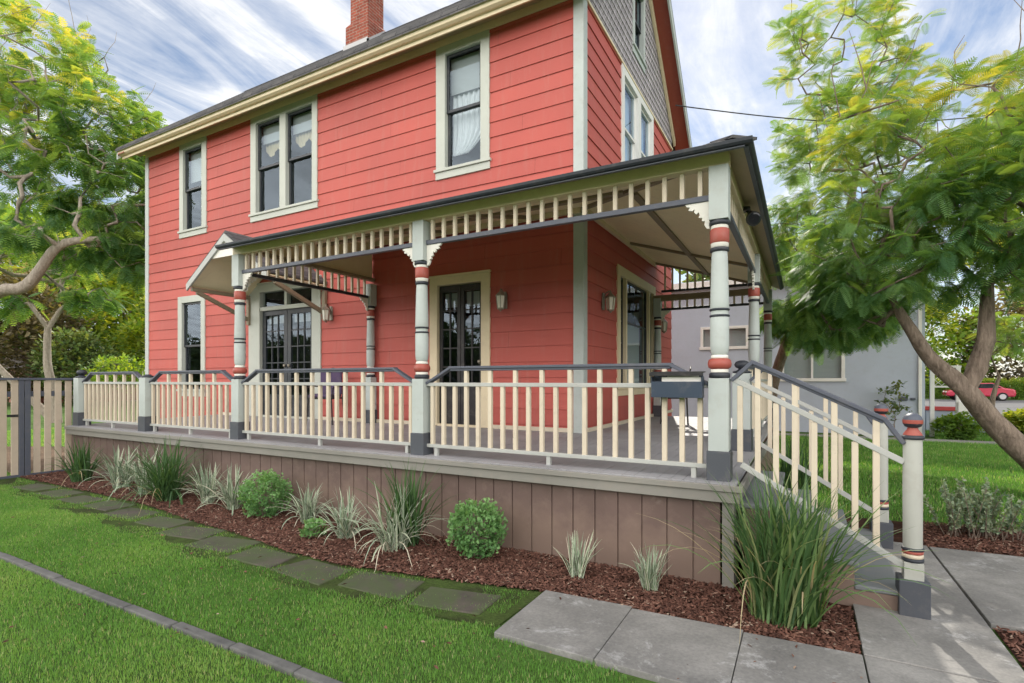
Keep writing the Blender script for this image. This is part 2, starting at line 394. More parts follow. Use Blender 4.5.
# concrete walk: slabs with open joints between them
xs = [-1.70, -1.04, -.33, .30]
for a, b_ in zip(xs, xs[1:]):
    slab('path', [(a + .0025, 2.84), (b_ - .0025, 2.84), (b_ - .0025, 3.63), (a + .0025, 3.60)], -.08, .025, M['concrete'])
slab('path', [(.306, 1.0), (1.05, 1.0), (1.05, 3.63), (.306, 3.63)], -.08, .022, M['concrete'])
slab('path', [(.306, 3.642), (1.05, 3.642), (1.03, 6.32), (.306, 6.32)], -.08, .025, M['concrete'])
slab('path', [(1.065, 4.50), (2.6, 4.66), (2.6, 6.38), (1.045, 6.30)], -.08, .025, M['concrete'])
slab('path', [(2.612, 4.66), (4.6, 4.8), (4.6, 6.5), (2.612, 6.38)], -.08, .025, M['concrete'])
sheet('mulch_bed', [(1.075, 1.0), (4.6, 1.0), (4.6, 4.77), (1.075, 4.48)], .0, M['mulch'])
sheet('mulch_bed', [(.31, 6.33), (1.04, 6.34), (4.8, 6.55), (5.2, 8.2), (3.6, 8.0), (2.2, 7.5), (.9, 7.35), (.31, 7.3)], .003, M['mulch'])
slab('path', [(-1.0, 17.2), (9.0, 17.6), (9.0, 18.2), (-1.0, 17.8)], -.05, .02, M['pavement'])
sheet('pavement', [(-60, 21.6), (90, 21.6), (90, 23.2), (-60, 23.2)], .02, M['pavement'])
slab('kerb', [(-60, 24.2), (90, 24.2), (90, 24.4), (-60, 24.4)], -.1, .10, M['pavement'])
sheet('road', [(-60, 24.4), (90, 24.4), (90, 57.5), (-60, 57.5)], -.004, M['asphalt'])
sheet('bare_ground', [(-11.6, 4.0), (-14.2, 3.0), (-17.5, 4.0), (-17.5, 5.0), (-14, 6.8), (-11.6, 6.8)], .0, M['dirt'])

# lawn edging: a line of concrete lengths
ex = -11.2
while ex < 0.25:
    w = R.uniform(.50, .62) if ex < 0 else .3
    yv = 1.955 + .012 * math.sin(ex * 1.7) + R.uniform(-.006, .006)
    o = MB().box((ex + .004, min(ex + w, .29) - .004), (yv - .034, yv + .034), (-.05, .018 + R.uniform(-.003, .003))).build('edging_stone', M['curbstone'], None, .01)
    o.rotation_euler = (0, 0, 0)
    tag(o, 'narrow grey concrete length in the edging line across the front lawn', 'edging stone', 'edging stones across the lawn')
    ex += w

# stepping stones
STONES = []
sx = -10.6
specs = [(-2.24, 3.17, .56, .38, 9), (-2.92, 3.13, .62, .36, 6), (-3.62, 3.10, .60, .35, -4), (-4.30, 3.08, .58, .36, 3), (-4.97, 3.18, .60, .36, 7),
         (-5.66, 3.24, .60, .36, 10), (-6.36, 3.33, .62, .36, 5), (-7.07, 3.38, .62, .36, 6), (-7.78, 3.42, .62, .34, 4), (-8.5, 3.44, .64, .34, 3), (-9.25, 3.46, .66, .34, 3), (-10.05, 3.48, .70, .34, 2)]
labs = ['dark square stepping stone nearest the concrete walk', 'flat stepping stone below the tall spiky plant, second from the walk']
for i, (x, y, a, b_, ang) in enumerate(specs):
    ca, sa = math.cos(math.radians(ang)), math.sin(math.radians(ang))
    poly = [(x + p * ca - q * sa + R.uniform(-.04, .04), y + p * sa + q * ca + R.uniform(-.035, .035)) for p, q in ((-a / 2, -b_ / 2), (a / 2, -b_ / 2), (a / 2, b_ / 2), (-a / 2, b_ / 2))]
    o = MB().prism(poly, lambda p, q, d: (p, q, d), -.05, .004 + R.uniform(-.003, .003)).build('stepping_stone', M['stone'], None, .012)
    tag(o, labs[i] if i < 2 else 'mossy half sunk stepping stone in the row left of the spiky plant', 'stepping stone', 'stepping stones along the flower bed')
    STONES.append((x, y, max(a, b_) / 2 * .92, ca, sa, a / 2, b_ / 2))

# ------------------------------------------------------------------ the house
WY, WX = 7.0, -2.73          # front wall plane, right side wall plane
LX, BY = -14.08, 12.7
EXPO = .232
def fm(s, o, z): return (s, WY - o, z)
def sm_(s, o, z): return (WX + o, s, z)
house = thing('red_house', (-8.4, 9.85, 0), 'two storey salmon red clapboard house with cream trim and brick chimney', 'house')
def siding(mb, mp, s0, s1, z0, z1, openings, zref, expo=EXPO, out=.020, inn=.003):
    k0 = math.floor((z0 - zref) / expo); k = k0
    while zref + k * expo < z1 - 1e-6:
        zb, zt = zref + k * expo, zref + (k + 1) * expo
        cuts = {max(zb, z0), min(zt, z1)}
        for (a, b_, c, d) in openings:
            for q in (c, d):
                if zb < q < zt and z0 < q < z1: cuts.add(q)
        cuts = sorted(cuts)
        for c0, c1 in zip(cuts, cuts[1:]):
            if c1 - c0 < 1e-5: continue
            mid = (c0 + c1) / 2
            segs = [(s0, s1)]
            for (a, b_, c, d) in openings:
                if c < mid < d:
                    ns = []
                    for (p, q) in segs:
                        if b_ <= p or a >= q: ns.append((p, q)); continue
                        if a > p: ns.append((p, a))
                        if b_ < q: ns.append((b_, q))
                    segs = ns
            f0, f1 = (c0 - zb) / expo, (c1 - zb) / expo
            o0, o1 = out + (inn - out) * f0, out + (inn - out) * f1
            sj = []
            for p, q in segs:
                jt = s0 + ((k * 2.37 + 1.1) % 3.66)
                a = p
                while jt < q:
                    if jt > p + .05 and jt < q - .05: sj.append((a, jt - .0012)); a = jt + .0012
                    jt += 3.66
                sj.append((a, q))
            dw = .0025 * math.sin(k * 12.9898) 
            o0 += dw
            for p, q in sj:
                mb.add([mp(p, o0, c0), mp(q, o0, c0), mp(q, o1, c1), mp(p, o1, c1)], [(0, 1, 2, 3)])
                if abs(c0 - zb) < 1e-6: mb.add([mp(p, inn, c0), mp(q, inn, c0), mp(q, o0, c0), mp(p, o0, c0)], [(0, 1, 2, 3)])
        k += 1
FW = hz(5.43)     # top of the front siding
front_open = [(-12.64, -11.60, hz(3.34), hz(5.43)), (-10.05, -8.07, hz(3.34), hz(5.43)), (-5.27, -4.25, hz(3.34), hz(5.43)),
              (-12.70, -11.65, hz(-.30), hz(1.93)), (-10.11, -7.97, hz(-.74), hz(1.99)), (-5.40, -4.24, hz(-.73), hz(1.71))]
zref = hz(5.15) - 30 * EXPO
mb = MB(); siding(mb, fm, LX, WX, .0, FW, front_open, zref); mb.build('wall', M['red'], house)
side_open = [(8.53, 11.08, hz(-.24), hz(1.94)), (8.77, 10.92, hz(3.5), hz(5.41))]
mb = MB(); siding(mb, sm_, WY, BY, .0, hz(5.45), side_open, zref); mb.build('wall', M['red'], house)
mb = MB()       # left and back walls
siding(mb, lambda s, o, z: (LX - o, s, z), WY, BY, 0, hz(5.45), [], zref)
siding(mb, lambda s, o, z: (s, BY + o, z), LX, WX, 0, hz(5.45), [], zref)
mb.build('wall', M['red'], house)
EY, RY = 6.50, 9.85          # eave edge, ridge
EZ = hz(5.57); SL = .885
def roofz(y): return EZ + SL * ((y - EY) if y <= RY else (2 * RY - y - EY))
# gable ends above the belt: lapped shingle courses, clipped to the rakes
for gx, sgn in ((WX, 1), (LX, -1)):
    mb = MB(); zb = hz(5.45); e = .14
    att = (9.44, 10.26, hz(6.02), hz(7.45))
    while zb < roofz(RY) - .1:
        zt = zb + e
        def lim(z):
            h = (z - EZ + .10) / SL
            return EY + h, 2 * RY - EY - h
        a0, b0 = lim(zb); a1, b1 = lim(zt)
        a0, a1 = max(a0, WY), max(a1, WY); b0, b1 = min(b0, BY), min(b1, BY)
        if a1 >= b1: break
        spans = [((a0, a1), (b0, b1))]
        if sgn > 0 and att[2] < zb + e / 2 < att[3]: spans = [((a0, a1), (att[0],) * 2), ((att[1],) * 2, (b0, b1))]
        for (p0, p1), (q0, q1) in spans:
            x0, x1 = gx + sgn * .022, gx + sgn * .008
            mb.add([(x0, p0, zb), (x0, q0, zb), (x1, q1, zt), (x1, p1, zt)], [(0, 1, 2, 3)])
            mb.add([(gx, p0, zb), (gx, q0, zb), (x0, q0, zb), (x0, p0, zb)], [(0, 1, 2, 3)])
        zb = zt
    mb.build('gable_wall', M['shingle'], house)
bx('belt_board', M['cream'], house, (WX, WX + .045), (WY + .0, BY), (hz(5.41), hz(5.455)))
MB().box((LX + .1, WX - .9), (WY + .85, WY + .90), (.8, hz(5.5))).build('room_shade_wall', M['interior'], house)  # added close behind the glass, painted dark so the panes stay dark
MB().box((WX - .90, WX - .85), (WY + .91, BY - .1), (.8, hz(8))).build('room_shade_wall', M['interior'], house)
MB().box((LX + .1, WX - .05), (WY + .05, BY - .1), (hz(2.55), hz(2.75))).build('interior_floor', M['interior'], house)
# corner boards
mb = MB(); mb.box((WX - .125, WX + .03), (WY - .032, WY - .002), (.80, hz(5.43))); mb.box((WX + .001, WX + .032), (WY - .001, WY + .12), (.80, hz(5.41))); mb.build('corner_board', M['grey'], house, .004)
mb = MB(); mb.box((LX - .03, LX + .115), (WY - .032, WY - .002), (0, hz(5.43))); mb.build('corner_board', M['grey'], house, .004)
bx('frieze_board', M['cream'], house, (LX, WX + .03), (WY - .040, WY - .003), (hz(5.432), hz(5.56)))
bx('baseboard', M['spindle'], house, (-11.0, -10.12), (WY - .045, WY - .021), (.83, .915)); bx('baseboard', M['spindle'], house, (-7.96, -5.41), (WY - .045, WY - .021), (.86, .920)); bx('baseboard', M['spindle'], house, (-4.23, WX - .13), (WY - .045, WY - .021), (.86, .920))
bx('baseboard', M['spindle'], house, (WX + .021, WX + .045), (WY + .125, 8.52), (.86, .920)); bx('baseboard', M['spindle'], house, (WX + .021, WX + .045), (8.53, BY), (.86, .920))
# roof
RX0, RX1 = -14.42, -2.33
mb = MB(); th = .07
sec = [(EY - .03, EZ - .03), (RY, roofz(RY)), (2 * RY - EY + .03, EZ - .03), (2 * RY - EY + .03, EZ - .03 - th), (RY, roofz(RY) - th * 1.3), (EY - .03, EZ - .03 - th)]
mb.prism(sec[:3] + sec[3:], lambda a, b, d: (d, a, b), RX0, RX1)
roof = mb.build('roof', M['roof'], house)
mb = MB()                    # shingle courses as real laps near the eave and a ridge cap
for i in range(34):
    y0 = EY + i * .10; y1 = min(y0 + .10, RY)
    if y0 >= RY: break
    mb.add([(RX0, y0, roofz(y0) + .012), (RX1, y0, roofz(y0) + .012), (RX1, y1, roofz(y1) + .003), (RX0, y1, roofz(y1) + .003), (RX0, y0, roofz(y0) - .005), (RX1, y0, roofz(y0) - .005)], [(0, 1, 2, 3), (4, 5, 1, 0)])
mb.build('shingle_courses', M['roof'], roof)
mb = MB(); x = RX0
while x < RX1:
    mb.prism([(RY - .14, roofz(RY - .14) + .025), (RY, roofz(RY) + .03 + R.uniform(0, .006)), (RY + .14, roofz(RY + .14) + .025), (RY, roofz(RY) + .01)], lambda a, b, d: (d, a, b), x, x + .27); x += .25
mb.build('ridge_cap', M['roof'], roof)
# eaves: K-style gutter over fascia, flat soffit
mb = MB(); mb.prism([(6.60, hz(5.53)), (6.475, hz(5.53)), (6.475, hz(5.50)), (6.505, hz(5.475)), (6.515, hz(5.42)), (6.555, hz(5.395)), (6.60, hz(5.395))], lambda a, b, d: (d, a, b), RX0 + .01, RX1 - .02); mb.build('gutter', M['cream'], house, .004)
bx('fascia', M['cream'], house, (RX0 + .03, RX1 - .03), (6.602, 6.63), (hz(5.335), hz(5.52)))
bx('soffit', M['soffit_tan'], house, (RX0 + .04, RX1 - .03), (6.632, WY - .005), (hz(5.545), hz(5.562)))
for gx, sgn in ((RX1, 1), (RX0, -1)):
    for side in (0, 1):
        pts = [(EY, EZ - .10), (RY, roofz(RY) - .10)] if side == 0 else [(2 * RY - EY, EZ - .10), (RY, roofz(RY) - .10)]
        (ya, za), (yb, zb) = pts
        mb = MB(); w = .19
        mb.prism([(ya, za + .02), (yb, zb + .02), (yb, zb - w * 1.1), (ya, za - w * .9)], lambda a, b, d: (d, a, b), gx - sgn * .035, gx + sgn * .002)
        mb.build('rake_board', M['grey'], house, .003)
        mb = MB()
        wx = WX if sgn > 0 else LX
        mb.prism([(ya, za - .04), (yb, zb - .04), (yb, zb - .065), (ya, za - .065)], lambda a, b, d: (d, a, b), wx + sgn * .03, gx - sgn * .037)
        mb.build('rake_soffit', M['soffit_red'], house)
        mb = MB()
        mb.prism([(ya + (.35 if side == 0 else -.35), za + .31 - .07), (yb, zb - .07), (yb, zb - .24), (ya + (.35 if side == 0 else -.35), za + .31 - .22)], lambda a, b, d: (d, a, b), wx + sgn * .024, wx + sgn * .075)
        mb.build('rake_moulding', M['cream'], house, .004)
# chimney
cx, cy = -9.41, 9.66
mb = MB(); mb.box((cx - .37, cx + .37), (cy - .35, cy + .35), (hz(7.7), hz(8.60)))
mb.hexa([(cx - .37, cy - .35, hz(8.60)), (cx + .37, cy - .35, hz(8.60)), (cx + .37, cy + .35, hz(8.60)), (cx - .37, cy + .35, hz(8.60)), (cx - .285, cy - .27, hz(8.72)), (cx + .285, cy - .27, hz(8.72)), (cx + .285, cy + .27, hz(8.72)), (cx - .285, cy + .27, hz(8.72))])
mb.box((cx - .285, cx + .285), (cy - .27, cy + .27), (hz(8.72), hz(10.1))); mb.box((cx - .33, cx + .33), (cy - .31, cy + .31), (hz(10.1), hz(10.25)))
ch = mb.build('chimney', M['brick'], house, .006)
mb = MB(); mb.box((cx - .40, cx + .40), (cy - .40, cy - .352), (roofz(cy - .4) - .05, roofz(cy - .35) + .07))
mb.prism([(cy - .40, roofz(cy - .40) + .07), (RY, roofz(RY) + .07), (RY, roofz(RY) - .02), (cy - .40, roofz(cy - .4) - .02)], lambda a, b, d: (d, a, b), cx + .372, cx + .40)
mb.build('flashing', M['alloy'], ch)

# windows
def window(mp, opens, z0, z1, s0, s1, ztop, casing, sill=True, kind='hung', curtains=None, frame=M['sash'], cmat=None):
    cmat = cmat or M['wintrim']
    o_ = (-.09, .036)
    mb = MB()
    mb.box((s0, opens[0][0]), o_, (z0 - .0, ztop), mp); mb.box((opens[-1][1], s1), o_, (z0 - .0, ztop), mp)
    mb.box((opens[0][0], opens[-1][1]), o_, (z1, ztop), mp)
    for a, b_ in zip(opens, opens[1:]): mb.box((a[1], b_[0]), o_, (z0, z1), mp)
    w = mb.build('window', cmat, house, .004)
    if sill:
        mb = MB(); mb.box((s0 - .03, s1 + .03), (-.09, .062), (z0 - .045, z0), mp); mb.box((s0 - .01, s1 + .01), (.001, .034), (z0 - .16, z0 - .047), mp); mb.build('sill', cmat, w, .004)
    for i, (a, b_) in enumerate(opens):
        zm = z0 + (z1 - z0) * .5
        if kind == 'hung':
            for (p, q, oo) in ((zm - .02, z1, (-.050, -.018)), (z0, zm + .02, (-.085, -.052))):
                mb = MB(); f = .045
                mb.box((a, a + f), oo, (p, q), mp); mb.box((b_ - f, b_), oo, (p, q), mp); mb.box((a + f, b_ - f), oo, (q - f, q), mp); mb.box((a + f, b_ - f), oo, (p, p + f), mp)
                mb.build('sash', frame, w, .002)
                om = (oo[0] + oo[1]) / 2
                MB().box((a + f, b_ - f), (om, om), (p + f, q - f), mp).build('pane', M['glass'], w)
        if curtains: curtains(w, mp, a, b_, z0, z1)
    return w
def wavy(mp, a, b_, z0, z1, o, scal=0, folds=9, amp=.018, n=60, taper=None):
    mb = MB(); vs = []; fs = []
    for j in range(9):
        t = j / 8
        for i in range(n + 1):
            u = i / n
            zz = z1 + (z0 - z1) * t + scal * t * (1 - abs(math.sin(u * math.pi * 2)))
            s = a + (b_ - a) * u
            if taper: s = a + (b_ - a) * u * taper(t)
            vs.append(mp(s, o + amp * math.sin(u * folds * 2 * math.pi + .5 * math.sin(3 * t)), zz))
    for j in range(8):
        for i in range(n): k = j * (n + 1) + i; fs.append((k, k + 1, k + n + 2, k + n + 1))
    return mb.add(vs, fs, True)
def cur_swag(w, mp, a, b_, z0, z1):
    MB().box((a, b_), (-.150, -.146), (z0 + (z1 - z0) * .68, z1), mp).build('blind', M['blind'], w)
    wavy(mp, a, b_, z0 + (z1 - z0) * .40, z0 + (z1 - z0) * .72, -.20, folds=7).build('curtain', M['curtain'], w)
    wavy(mp, a, b_, z0 + .28, z0 + (z1 - z0) * .40, -.20, folds=7, taper=lambda t: 1 - .55 * t ** 2).build('curtain', M['curtain'], w)
def cur_val(w, mp, a, b_, z0, z1):
    MB().box((a, b_), (-.150, -.146), (z0 + (z1 - z0) * .80, z1), mp).build('blind', M['blind'], w)
    wavy(mp, a, b_, z0 + (z1 - z0) * .66, z1 - .25, -.21, scal=.16, folds=8, amp=.012).build('valance', M['valance'], w)
def cur_half(w, mp, a, b_, z0, z1):
    MB().box((a, b_), (-.150, -.146), (z0 + (z1 - z0) * .62, z1), mp).build('blind', M['blind'], w)
def sky_sheet(w, mp, a, b_, z0, z1):
    wavy(mp, a, b_, z0, z1, -.14, folds=5, amp=.012).build('curtain', M['sky_reflect'], w)  # added sheet, its blue stands in for sky reflected in the panes
window(fm, [(-12.49, -11.77)], hz(3.44), hz(5.29), -12.64, -11.60, hz(5.43), .15, curtains=cur_half)
window(fm, [(-9.88, -9.14), (-8.96, -8.21)], hz(3.44), hz(5.29), -10.05, -8.07, hz(5.43), .15, curtains=cur_val)
window(fm, [(-5.09, -4.41)], hz(3.44), hz(5.29), -5.27, -4.25, hz(5.43), .15, curtains=cur_swag)
window(fm, [(-12.54, -11.80)], hz(-.20), hz(1.78), -12.70, -11.65, hz(1.93), .15)
window(sm_, [(8.92, 9.74), (9.96, 10.77)], hz(3.6), hz(5.28), 8.77, 10.92, hz(5.41), .15, cmat=M['window_white'], frame=M['window_white'], curtains=sky_sheet)
window(sm_, [(9.55, 10.15)], hz(6.13), hz(7.33), 9.44, 10.26, hz(7.45), .11, cmat=M['grey'])
# big side window: wide centre light between leaded sidelights
w = window(sm_, [(8.69, 8.98), (9.06, 10.56), (10.64, 10.93)], hz(-.10), hz(1.78), 8.53, 11.08, hz(1.94), .15, kind='fixed', cmat=M['cream'])
for a, b_ in ((8.69, 8.98), (9.06, 10.56), (10.64, 10.93)):
    mb = MB(); f = .04; oo = (-.06, -.02); z0, z1 = hz(-.10), hz(1.78)
    mb.box((a, a + f), oo, (z0, z1), sm_); mb.box((b_ - f, b_), oo, (z0, z1), sm_); mb.box((a + f, b_ - f), oo, (z1 - f, z1), sm_); mb.box((a + f, b_ - f), oo, (z0, z0 + f), sm_)
    if b_ - a < .5:
        for k in range(1, 5): zz = z0 + (z1 - z0) * k / 5; mb.box((a + f, b_ - f), (-.05, -.03), (zz - .012, zz + .012), sm_)
    else: mb.box((a + f, b_ - f), (-.05, -.03), (hz(1.02), hz(1.05)), sm_)
    mb.build('sash', M['sash'], w, .002)
    MB().box((a + f, b_ - f), (-.040, -.040), (z0 + f, z1 - f), sm_).build('pane', M['glass'], w)
MB().box((9.1, 10.5), (-.16, -.156), (hz(-.08), hz(1.05)), sm_).build('blind', M['blind'], w)

# doors
def glazed_leaf(parent, a, b_, z0, z1, cols, rows, panel, mat, stile=.085, rail=.10):
    mb = MB(); oo = (-.075, -.030)
    mb.box((a, a + stile), oo, (z0, z1), fm); mb.box((b_ - stile, b_), oo, (z0, z1), fm)
    mb.box((a + stile, b_ - stile), oo, (z1 - rail, z1), fm); mb.box((a + stile, b_ - stile), oo, (z0, z0 + .16), fm)
    g0 = z0 + panel
    mb.box((a + stile, b_ - stile), oo, (g0 - .06, g0), fm)
    mb.box((a + stile, b_ - stile), (-.062, -.045), (z0 + .16, g0 - .06), fm)
    for k in range(1, cols): x = a + stile + (b_ - a - 2 * stile) * k / cols; mb.box((x - .011, x + .011), (-.068, -.034), (g0, z1 - rail), fm)
    for k in range(1, rows): zz = g0 + (z1 - rail - g0) * k / rows; mb.box((a + stile, b_ - stile), (-.067, -.035), (zz - .011, zz + .011), fm)
    d = mb.build('door', mat, parent, .002)
    MB().box((a + stile, b_ - stile), (-.051, -.051), (g0, z1 - rail), fm).build('pane', M['glass'], d)
    return d
def door_casing(s0, s1, a, b_, z0, z1, ztop, mat, name='door_frame'):
    mb = MB(); o_ = (-.10, .036)
    mb.box((s0, a), o_, (z0, ztop), fm); mb.box((b_, s1), o_, (z0, ztop), fm); mb.box((a, b_), o_, (z1, ztop), fm); mb.box((s0 - .02, s1 + .02), (-.02, .06), (ztop, ztop + .03), fm)
    mb.box((a, b_), (-.10, .03), (z0 - .01, z0 + .03), fm)
    return mb.build(name, mat, house, .004)
dz = .865
fr = door_casing(-10.11, -7.97, -9.755, -8.214, dz, hz(1.80), hz(1.96), M['wintrim'])
bx('transom_bar', M['wintrim'], fr, (-9.755, -8.214), (-.09, .02), (hz(1.42), hz(1.50)), fm)
bx('transom_bar', M['wintrim'], fr, (-9.02, -8.95), (-.088, .015), (hz(1.501), hz(1.80)), fm)
MB().box((-9.75, -8.22), (-.052, -.052), (hz(1.50), hz(1.80)), fm).build('pane', M['glass'], fr)
for a, b_ in ((-9.75, -8.99), (-8.98, -8.22)):
    d = glazed_leaf(house, a, b_, dz + .03, hz(1.42), 3, 5, .42, M['sash'], .10)
    bx('blind', M['blind'], d, (a + .10, b_ - .10), (-.12, -.115), (hz(1.16), hz(1.32)), fm, 0)
    MB().lathe([(.012, 0), (.028, .02), (.028, .05), (.012, .06)], a + (.70 if a < -9 else .06), WY + .01, dz + 1.0, 10).build('handle', M['pewter'], d)
fr2 = door_casing(-5.40, -4.24, -5.25, -4.40, dz, hz(1.55), hz(1.68), M['cream'])
for a, b_ in ((-5.245, -4.83), (-4.82, -4.405)):
    d = glazed_leaf(house, a, b_, dz + .03, hz(1.54), 2, 5, .62, M['doorpaint'], .06)
    bx('blind', M['blind'], d, (a + .06, b_ - .06), (-.12, -.115), (hz(1.20), hz(1.43)), fm, 0)
MB().lathe([(.012, 0), (.03, .02), (.03, .05), (.012, .06)], -4.45, WY + .0, dz + 1.0, 10).build('handle', M['pewter'], d)

# gabled door hood over the french doors
hood = MB()
HX, HY, PZ, TZ, HW = -8.96, 5.72, hz(2.66), hz(1.85), 1.16
hood.prism([(HX - HW, TZ), (HX, PZ), (HX + HW, TZ), (HX + HW, TZ - .05), (HX, PZ - .06), (HX - HW, TZ - .05)], lambda a, b, d: (a, d, b), HY, WY - .025)
hood = hood.build('door_hood', M['roof'], house)
for sg in (-1, 1):
    mb = MB(); mb.prism([(HX + sg * HW, TZ - .052), (HX, PZ - .062), (HX, PZ - .19), (HX + sg * (HW - .01), TZ - .17)], lambda a, b, d: (a, d, b), HY - .025, HY + .012); mb.build('fascia', M['midrail'], hood, .003)
    mb = MB(); mb.prism([(HX + sg * (HW - .02), TZ - .065), (HX, PZ - .075), (HX, PZ - .095), (HX + sg * (HW - .02), TZ - .085)], lambda a, b, d: (a, d, b), HY + .014, WY - .03); mb.build('soffit', M['ceiling'], hood)
    bxx = HX + sg * (HW + .02 if sg < 0 else HW + .03)
    mb = MB(); mb.beam((HX + sg * 1.12, HY + .06, TZ - .13), (HX + sg * 1.12, WY - .03, TZ - .13), .07, .07)
    mb.beam((HX + sg * 1.12, HY + .16, TZ - .17), (HX + sg * 1.12, WY - .04, TZ - .60), .07, .07)
    mb.beam((HX + sg * 1.12, WY - .055, TZ - .70), (HX + sg * 1.12, WY - .055, TZ - .10), .08, .06, (0, 1, 0)); mb.build('bracket', M['batten'], hood, .004)
mb = MB(); mb.prism([(HX - .50, hz(2.20)), (HX, hz(2.54)), (HX + .50, hz(2.20))], lambda a, b, d: (a, d, b), HY + .013, HY + .03); mb.build('gable_panel', M['white'], hood)

# ------------------------------------------------------------------ the porch
porch = thing('front_porch', (-4, 5.5, 0), 'wraparound porch with turned posts, spindle frieze and brown board skirting', 'porch')
DZ, DE = .815, 4.30          # deck height at the edge, deck front edge
DL, DR = -11.22, -.43
def dk(y): return DZ + (max(min(y, WY), DE) - DE) / (WY - DE) * .045
mb = MB(); x = DL            # boards run front to back
while x < DR - .01:
    x2 = min(x + .098, DR); j = R.uniform(0, .0015)
    yend = WY - .0 if x2 < WX - .05 else 11.2
    y1 = min(yend, WY)
    mb.hexa([(x + .001, DE, DZ - .03), (x2 - .002, DE, DZ - .03), (x2 - .002, y1, DZ + .015), (x + .001, y1, DZ + .015), (x + .001, DE, DZ + j), (x2 - .002, DE, DZ + j), (x2 - .002, y1, DZ + .045 + j), (x + .001, y1, DZ + .045 + j)])
    if yend > WY: mb.box((x + .001, x2 - .002), (WY + .001, yend), (DZ + .015, DZ + .045 + j))
    x = x2
mb.build('deck', M['deck'], porch)
mb = MB(); mb.box((DL - .03, DR + .035), (DE - .035, DE - .002), (DZ - .058, DZ - .010)); mb.box((DL - .01, DR + .012), (DE - .014, DE + .02), (DZ - .145, DZ - .060))
mb.box((DR + .002, DR + .035), (DE - .001, 11.2), (DZ - .058, DZ - .010)); mb.box((DR - .02, DR + .012), (DE + .021, 11.2), (DZ - .145, DZ - .060)); mb.build('deck_trim', M['trimgrey'], porch, .005)
# skirting: vertical boards with shadow grooves
mb = MB(); x = DL
while x < DR - .15:
    x2 = min(x + .205, DR - .115)
    mb.box((x + .006, x2 - .004), (DE + .060 + R.uniform(0, .003), DE + .085), (-.03, DZ - .146)); mb.box((x - .004, x + .006), (DE + .072, DE + .084), (-.03, DZ - .147)); x = x2
y = DE + .1
while y < 11.0:
    mb.box((DR - .085, DR - .060 + R.uniform(0, .003)), (y + .006, y + .200), (-.03, DZ - .146)); mb.box((DR - .08, DR - .07), (y - .005, y + .006), (-.03, DZ - .147)); y += .205
x = DL
mb.box((DL + .02, DL + .045), (DE + .09, WY), (-.03, DZ - .15))
mb.build('skirting', M['skirt'], porch, .003)
mb = MB(); mb.box((DR - .118, DR - .032), (DE + .040, DE + .135), (-.02, DZ - .147)); mb.box((DR - .060, DR - .030), (DE + .136, DE + .30), (-.02, DZ - .147)); mb.build('corner_board', M['trimgrey'], porch, .004)

def post(name, x, y, z0, top, parent, square=.15):
    """turned post: plinth, square block, ball, ringed shaft, square head"""
    h = square / 2
    mb = MB(); mb.box((x - h, x + h), (y - h, y + h), (z0 + .23, z0 + .80))
    mb.lathe([(.05, .79), (.05, .983), (.056, .985), (.066, 1.01), (.0705, 1.06), (.071, 1.28), (.066, 1.282), (.066, 1.348), (.0715, 1.350), (.0695, 1.42), (.062, 1.72), (.059, 1.795), (.05, 1.797), (.05, 2.06)], x, y, z0)
    mb.box((x - .072, x + .072), (y - .072, y + .072), (z0 + 2.045, top))
    p = mb.build(name, M['grey'], parent, .005)
    MB().box((x - h - .012, x + h + .012), (y - h - .012, y + h + .012), (z0 - .01, z0 + .229)).build('plinth', M['base'], p, .005)
    MB().lathe([(.060, .80), (.079, .806), (.079, .836), (.066, .846)], x, y, z0).build('ring', M['dark'], p)
    MB().lathe([(.066, .847), (.068, .868), (.064, .872)], x, y, z0).build('collar', M['white'], p)
    MB().lathe([(.066, .873), (.084, .885), (.090, .912), (.084, .942), (.066, .956)], x, y, z0).build('ball', M['brick_red'], p)
    MB().lathe([(.062, .957), (.066, .962), (.064, .978), (.056, .984)], x, y, z0).build('collar', M['white'], p)
    for a in (1.282, 1.331): MB().lathe([(.068, a), (.0755, a + .004), (.0755, a + .015), (.068, a + .019)], x, y, z0).build('ring', M['dark'], p)
    MB().lathe([(.060, 1.797), (.071, 1.801), (.071, 1.826), (.062, 1.830)], x, y, z0).build('ring', M['dark'], p)
    MB().lathe([(.060, 1.831), (.066, 1.84), (.068, 1.864)], x, y, z0).build('collar', M['white'], p)
    MB().lathe([(.066, 1.865), (.073, 1.875), (.073, 1.968), (.066, 1.978)], x, y, z0).build('band', M['brick_red'], p)
    MB().lathe([(.064, 1.979), (.066, 1.984), (.064, 2.004)], x, y, z0).build('collar', M['white'], p)
    MB().lathe([(.064, 2.005), (.079, 2.011), (.079, 2.036), (.066, 2.044)], x, y, z0).build('ring', M['dark'], p)
    return p
HT = hz(1.683)
PX = -.58; PY = 4.45; XL = -6.64; XM = -3.55; PB = 10.95; PM = 7.78
for (x, y) in ((PX, PY), (XM, PY), (XL, PY), (PX, PM), (PX, PB)): post('porch_post', x, y, dk(y), HT - .001, porch)
for (x, y) in ((XL, WY - .10), (WX + .11, PB)): post('pilaster', x, y, dk(y), HT - .001, porch, .14)
# header beams
HB = hz(1.795)
mb = MB(); mb.box((XL - .075, PX + .078), (PY - .055, PY + .045), (HT, HB)); mb.build('header', M['cream'], porch, .004)
mb = MB(); mb.box((PX - .045, PX + .055), (PY + .047, PB + .05), (HT, HB)); mb.build('header', M['cream'], porch, .004)
mb = MB(); mb.box((XL - .055, XL + .045), (PY + .047, WY - .03), (HT + .06, HB)); mb.build('header', M['batten'], porch, .004)
mb = MB(); mb.box((WX + .03, PX - .047), (PB - .05, PB + .045), (HT - .06, HT + .06)); mb.build('header', M['batten'], porch, .004)
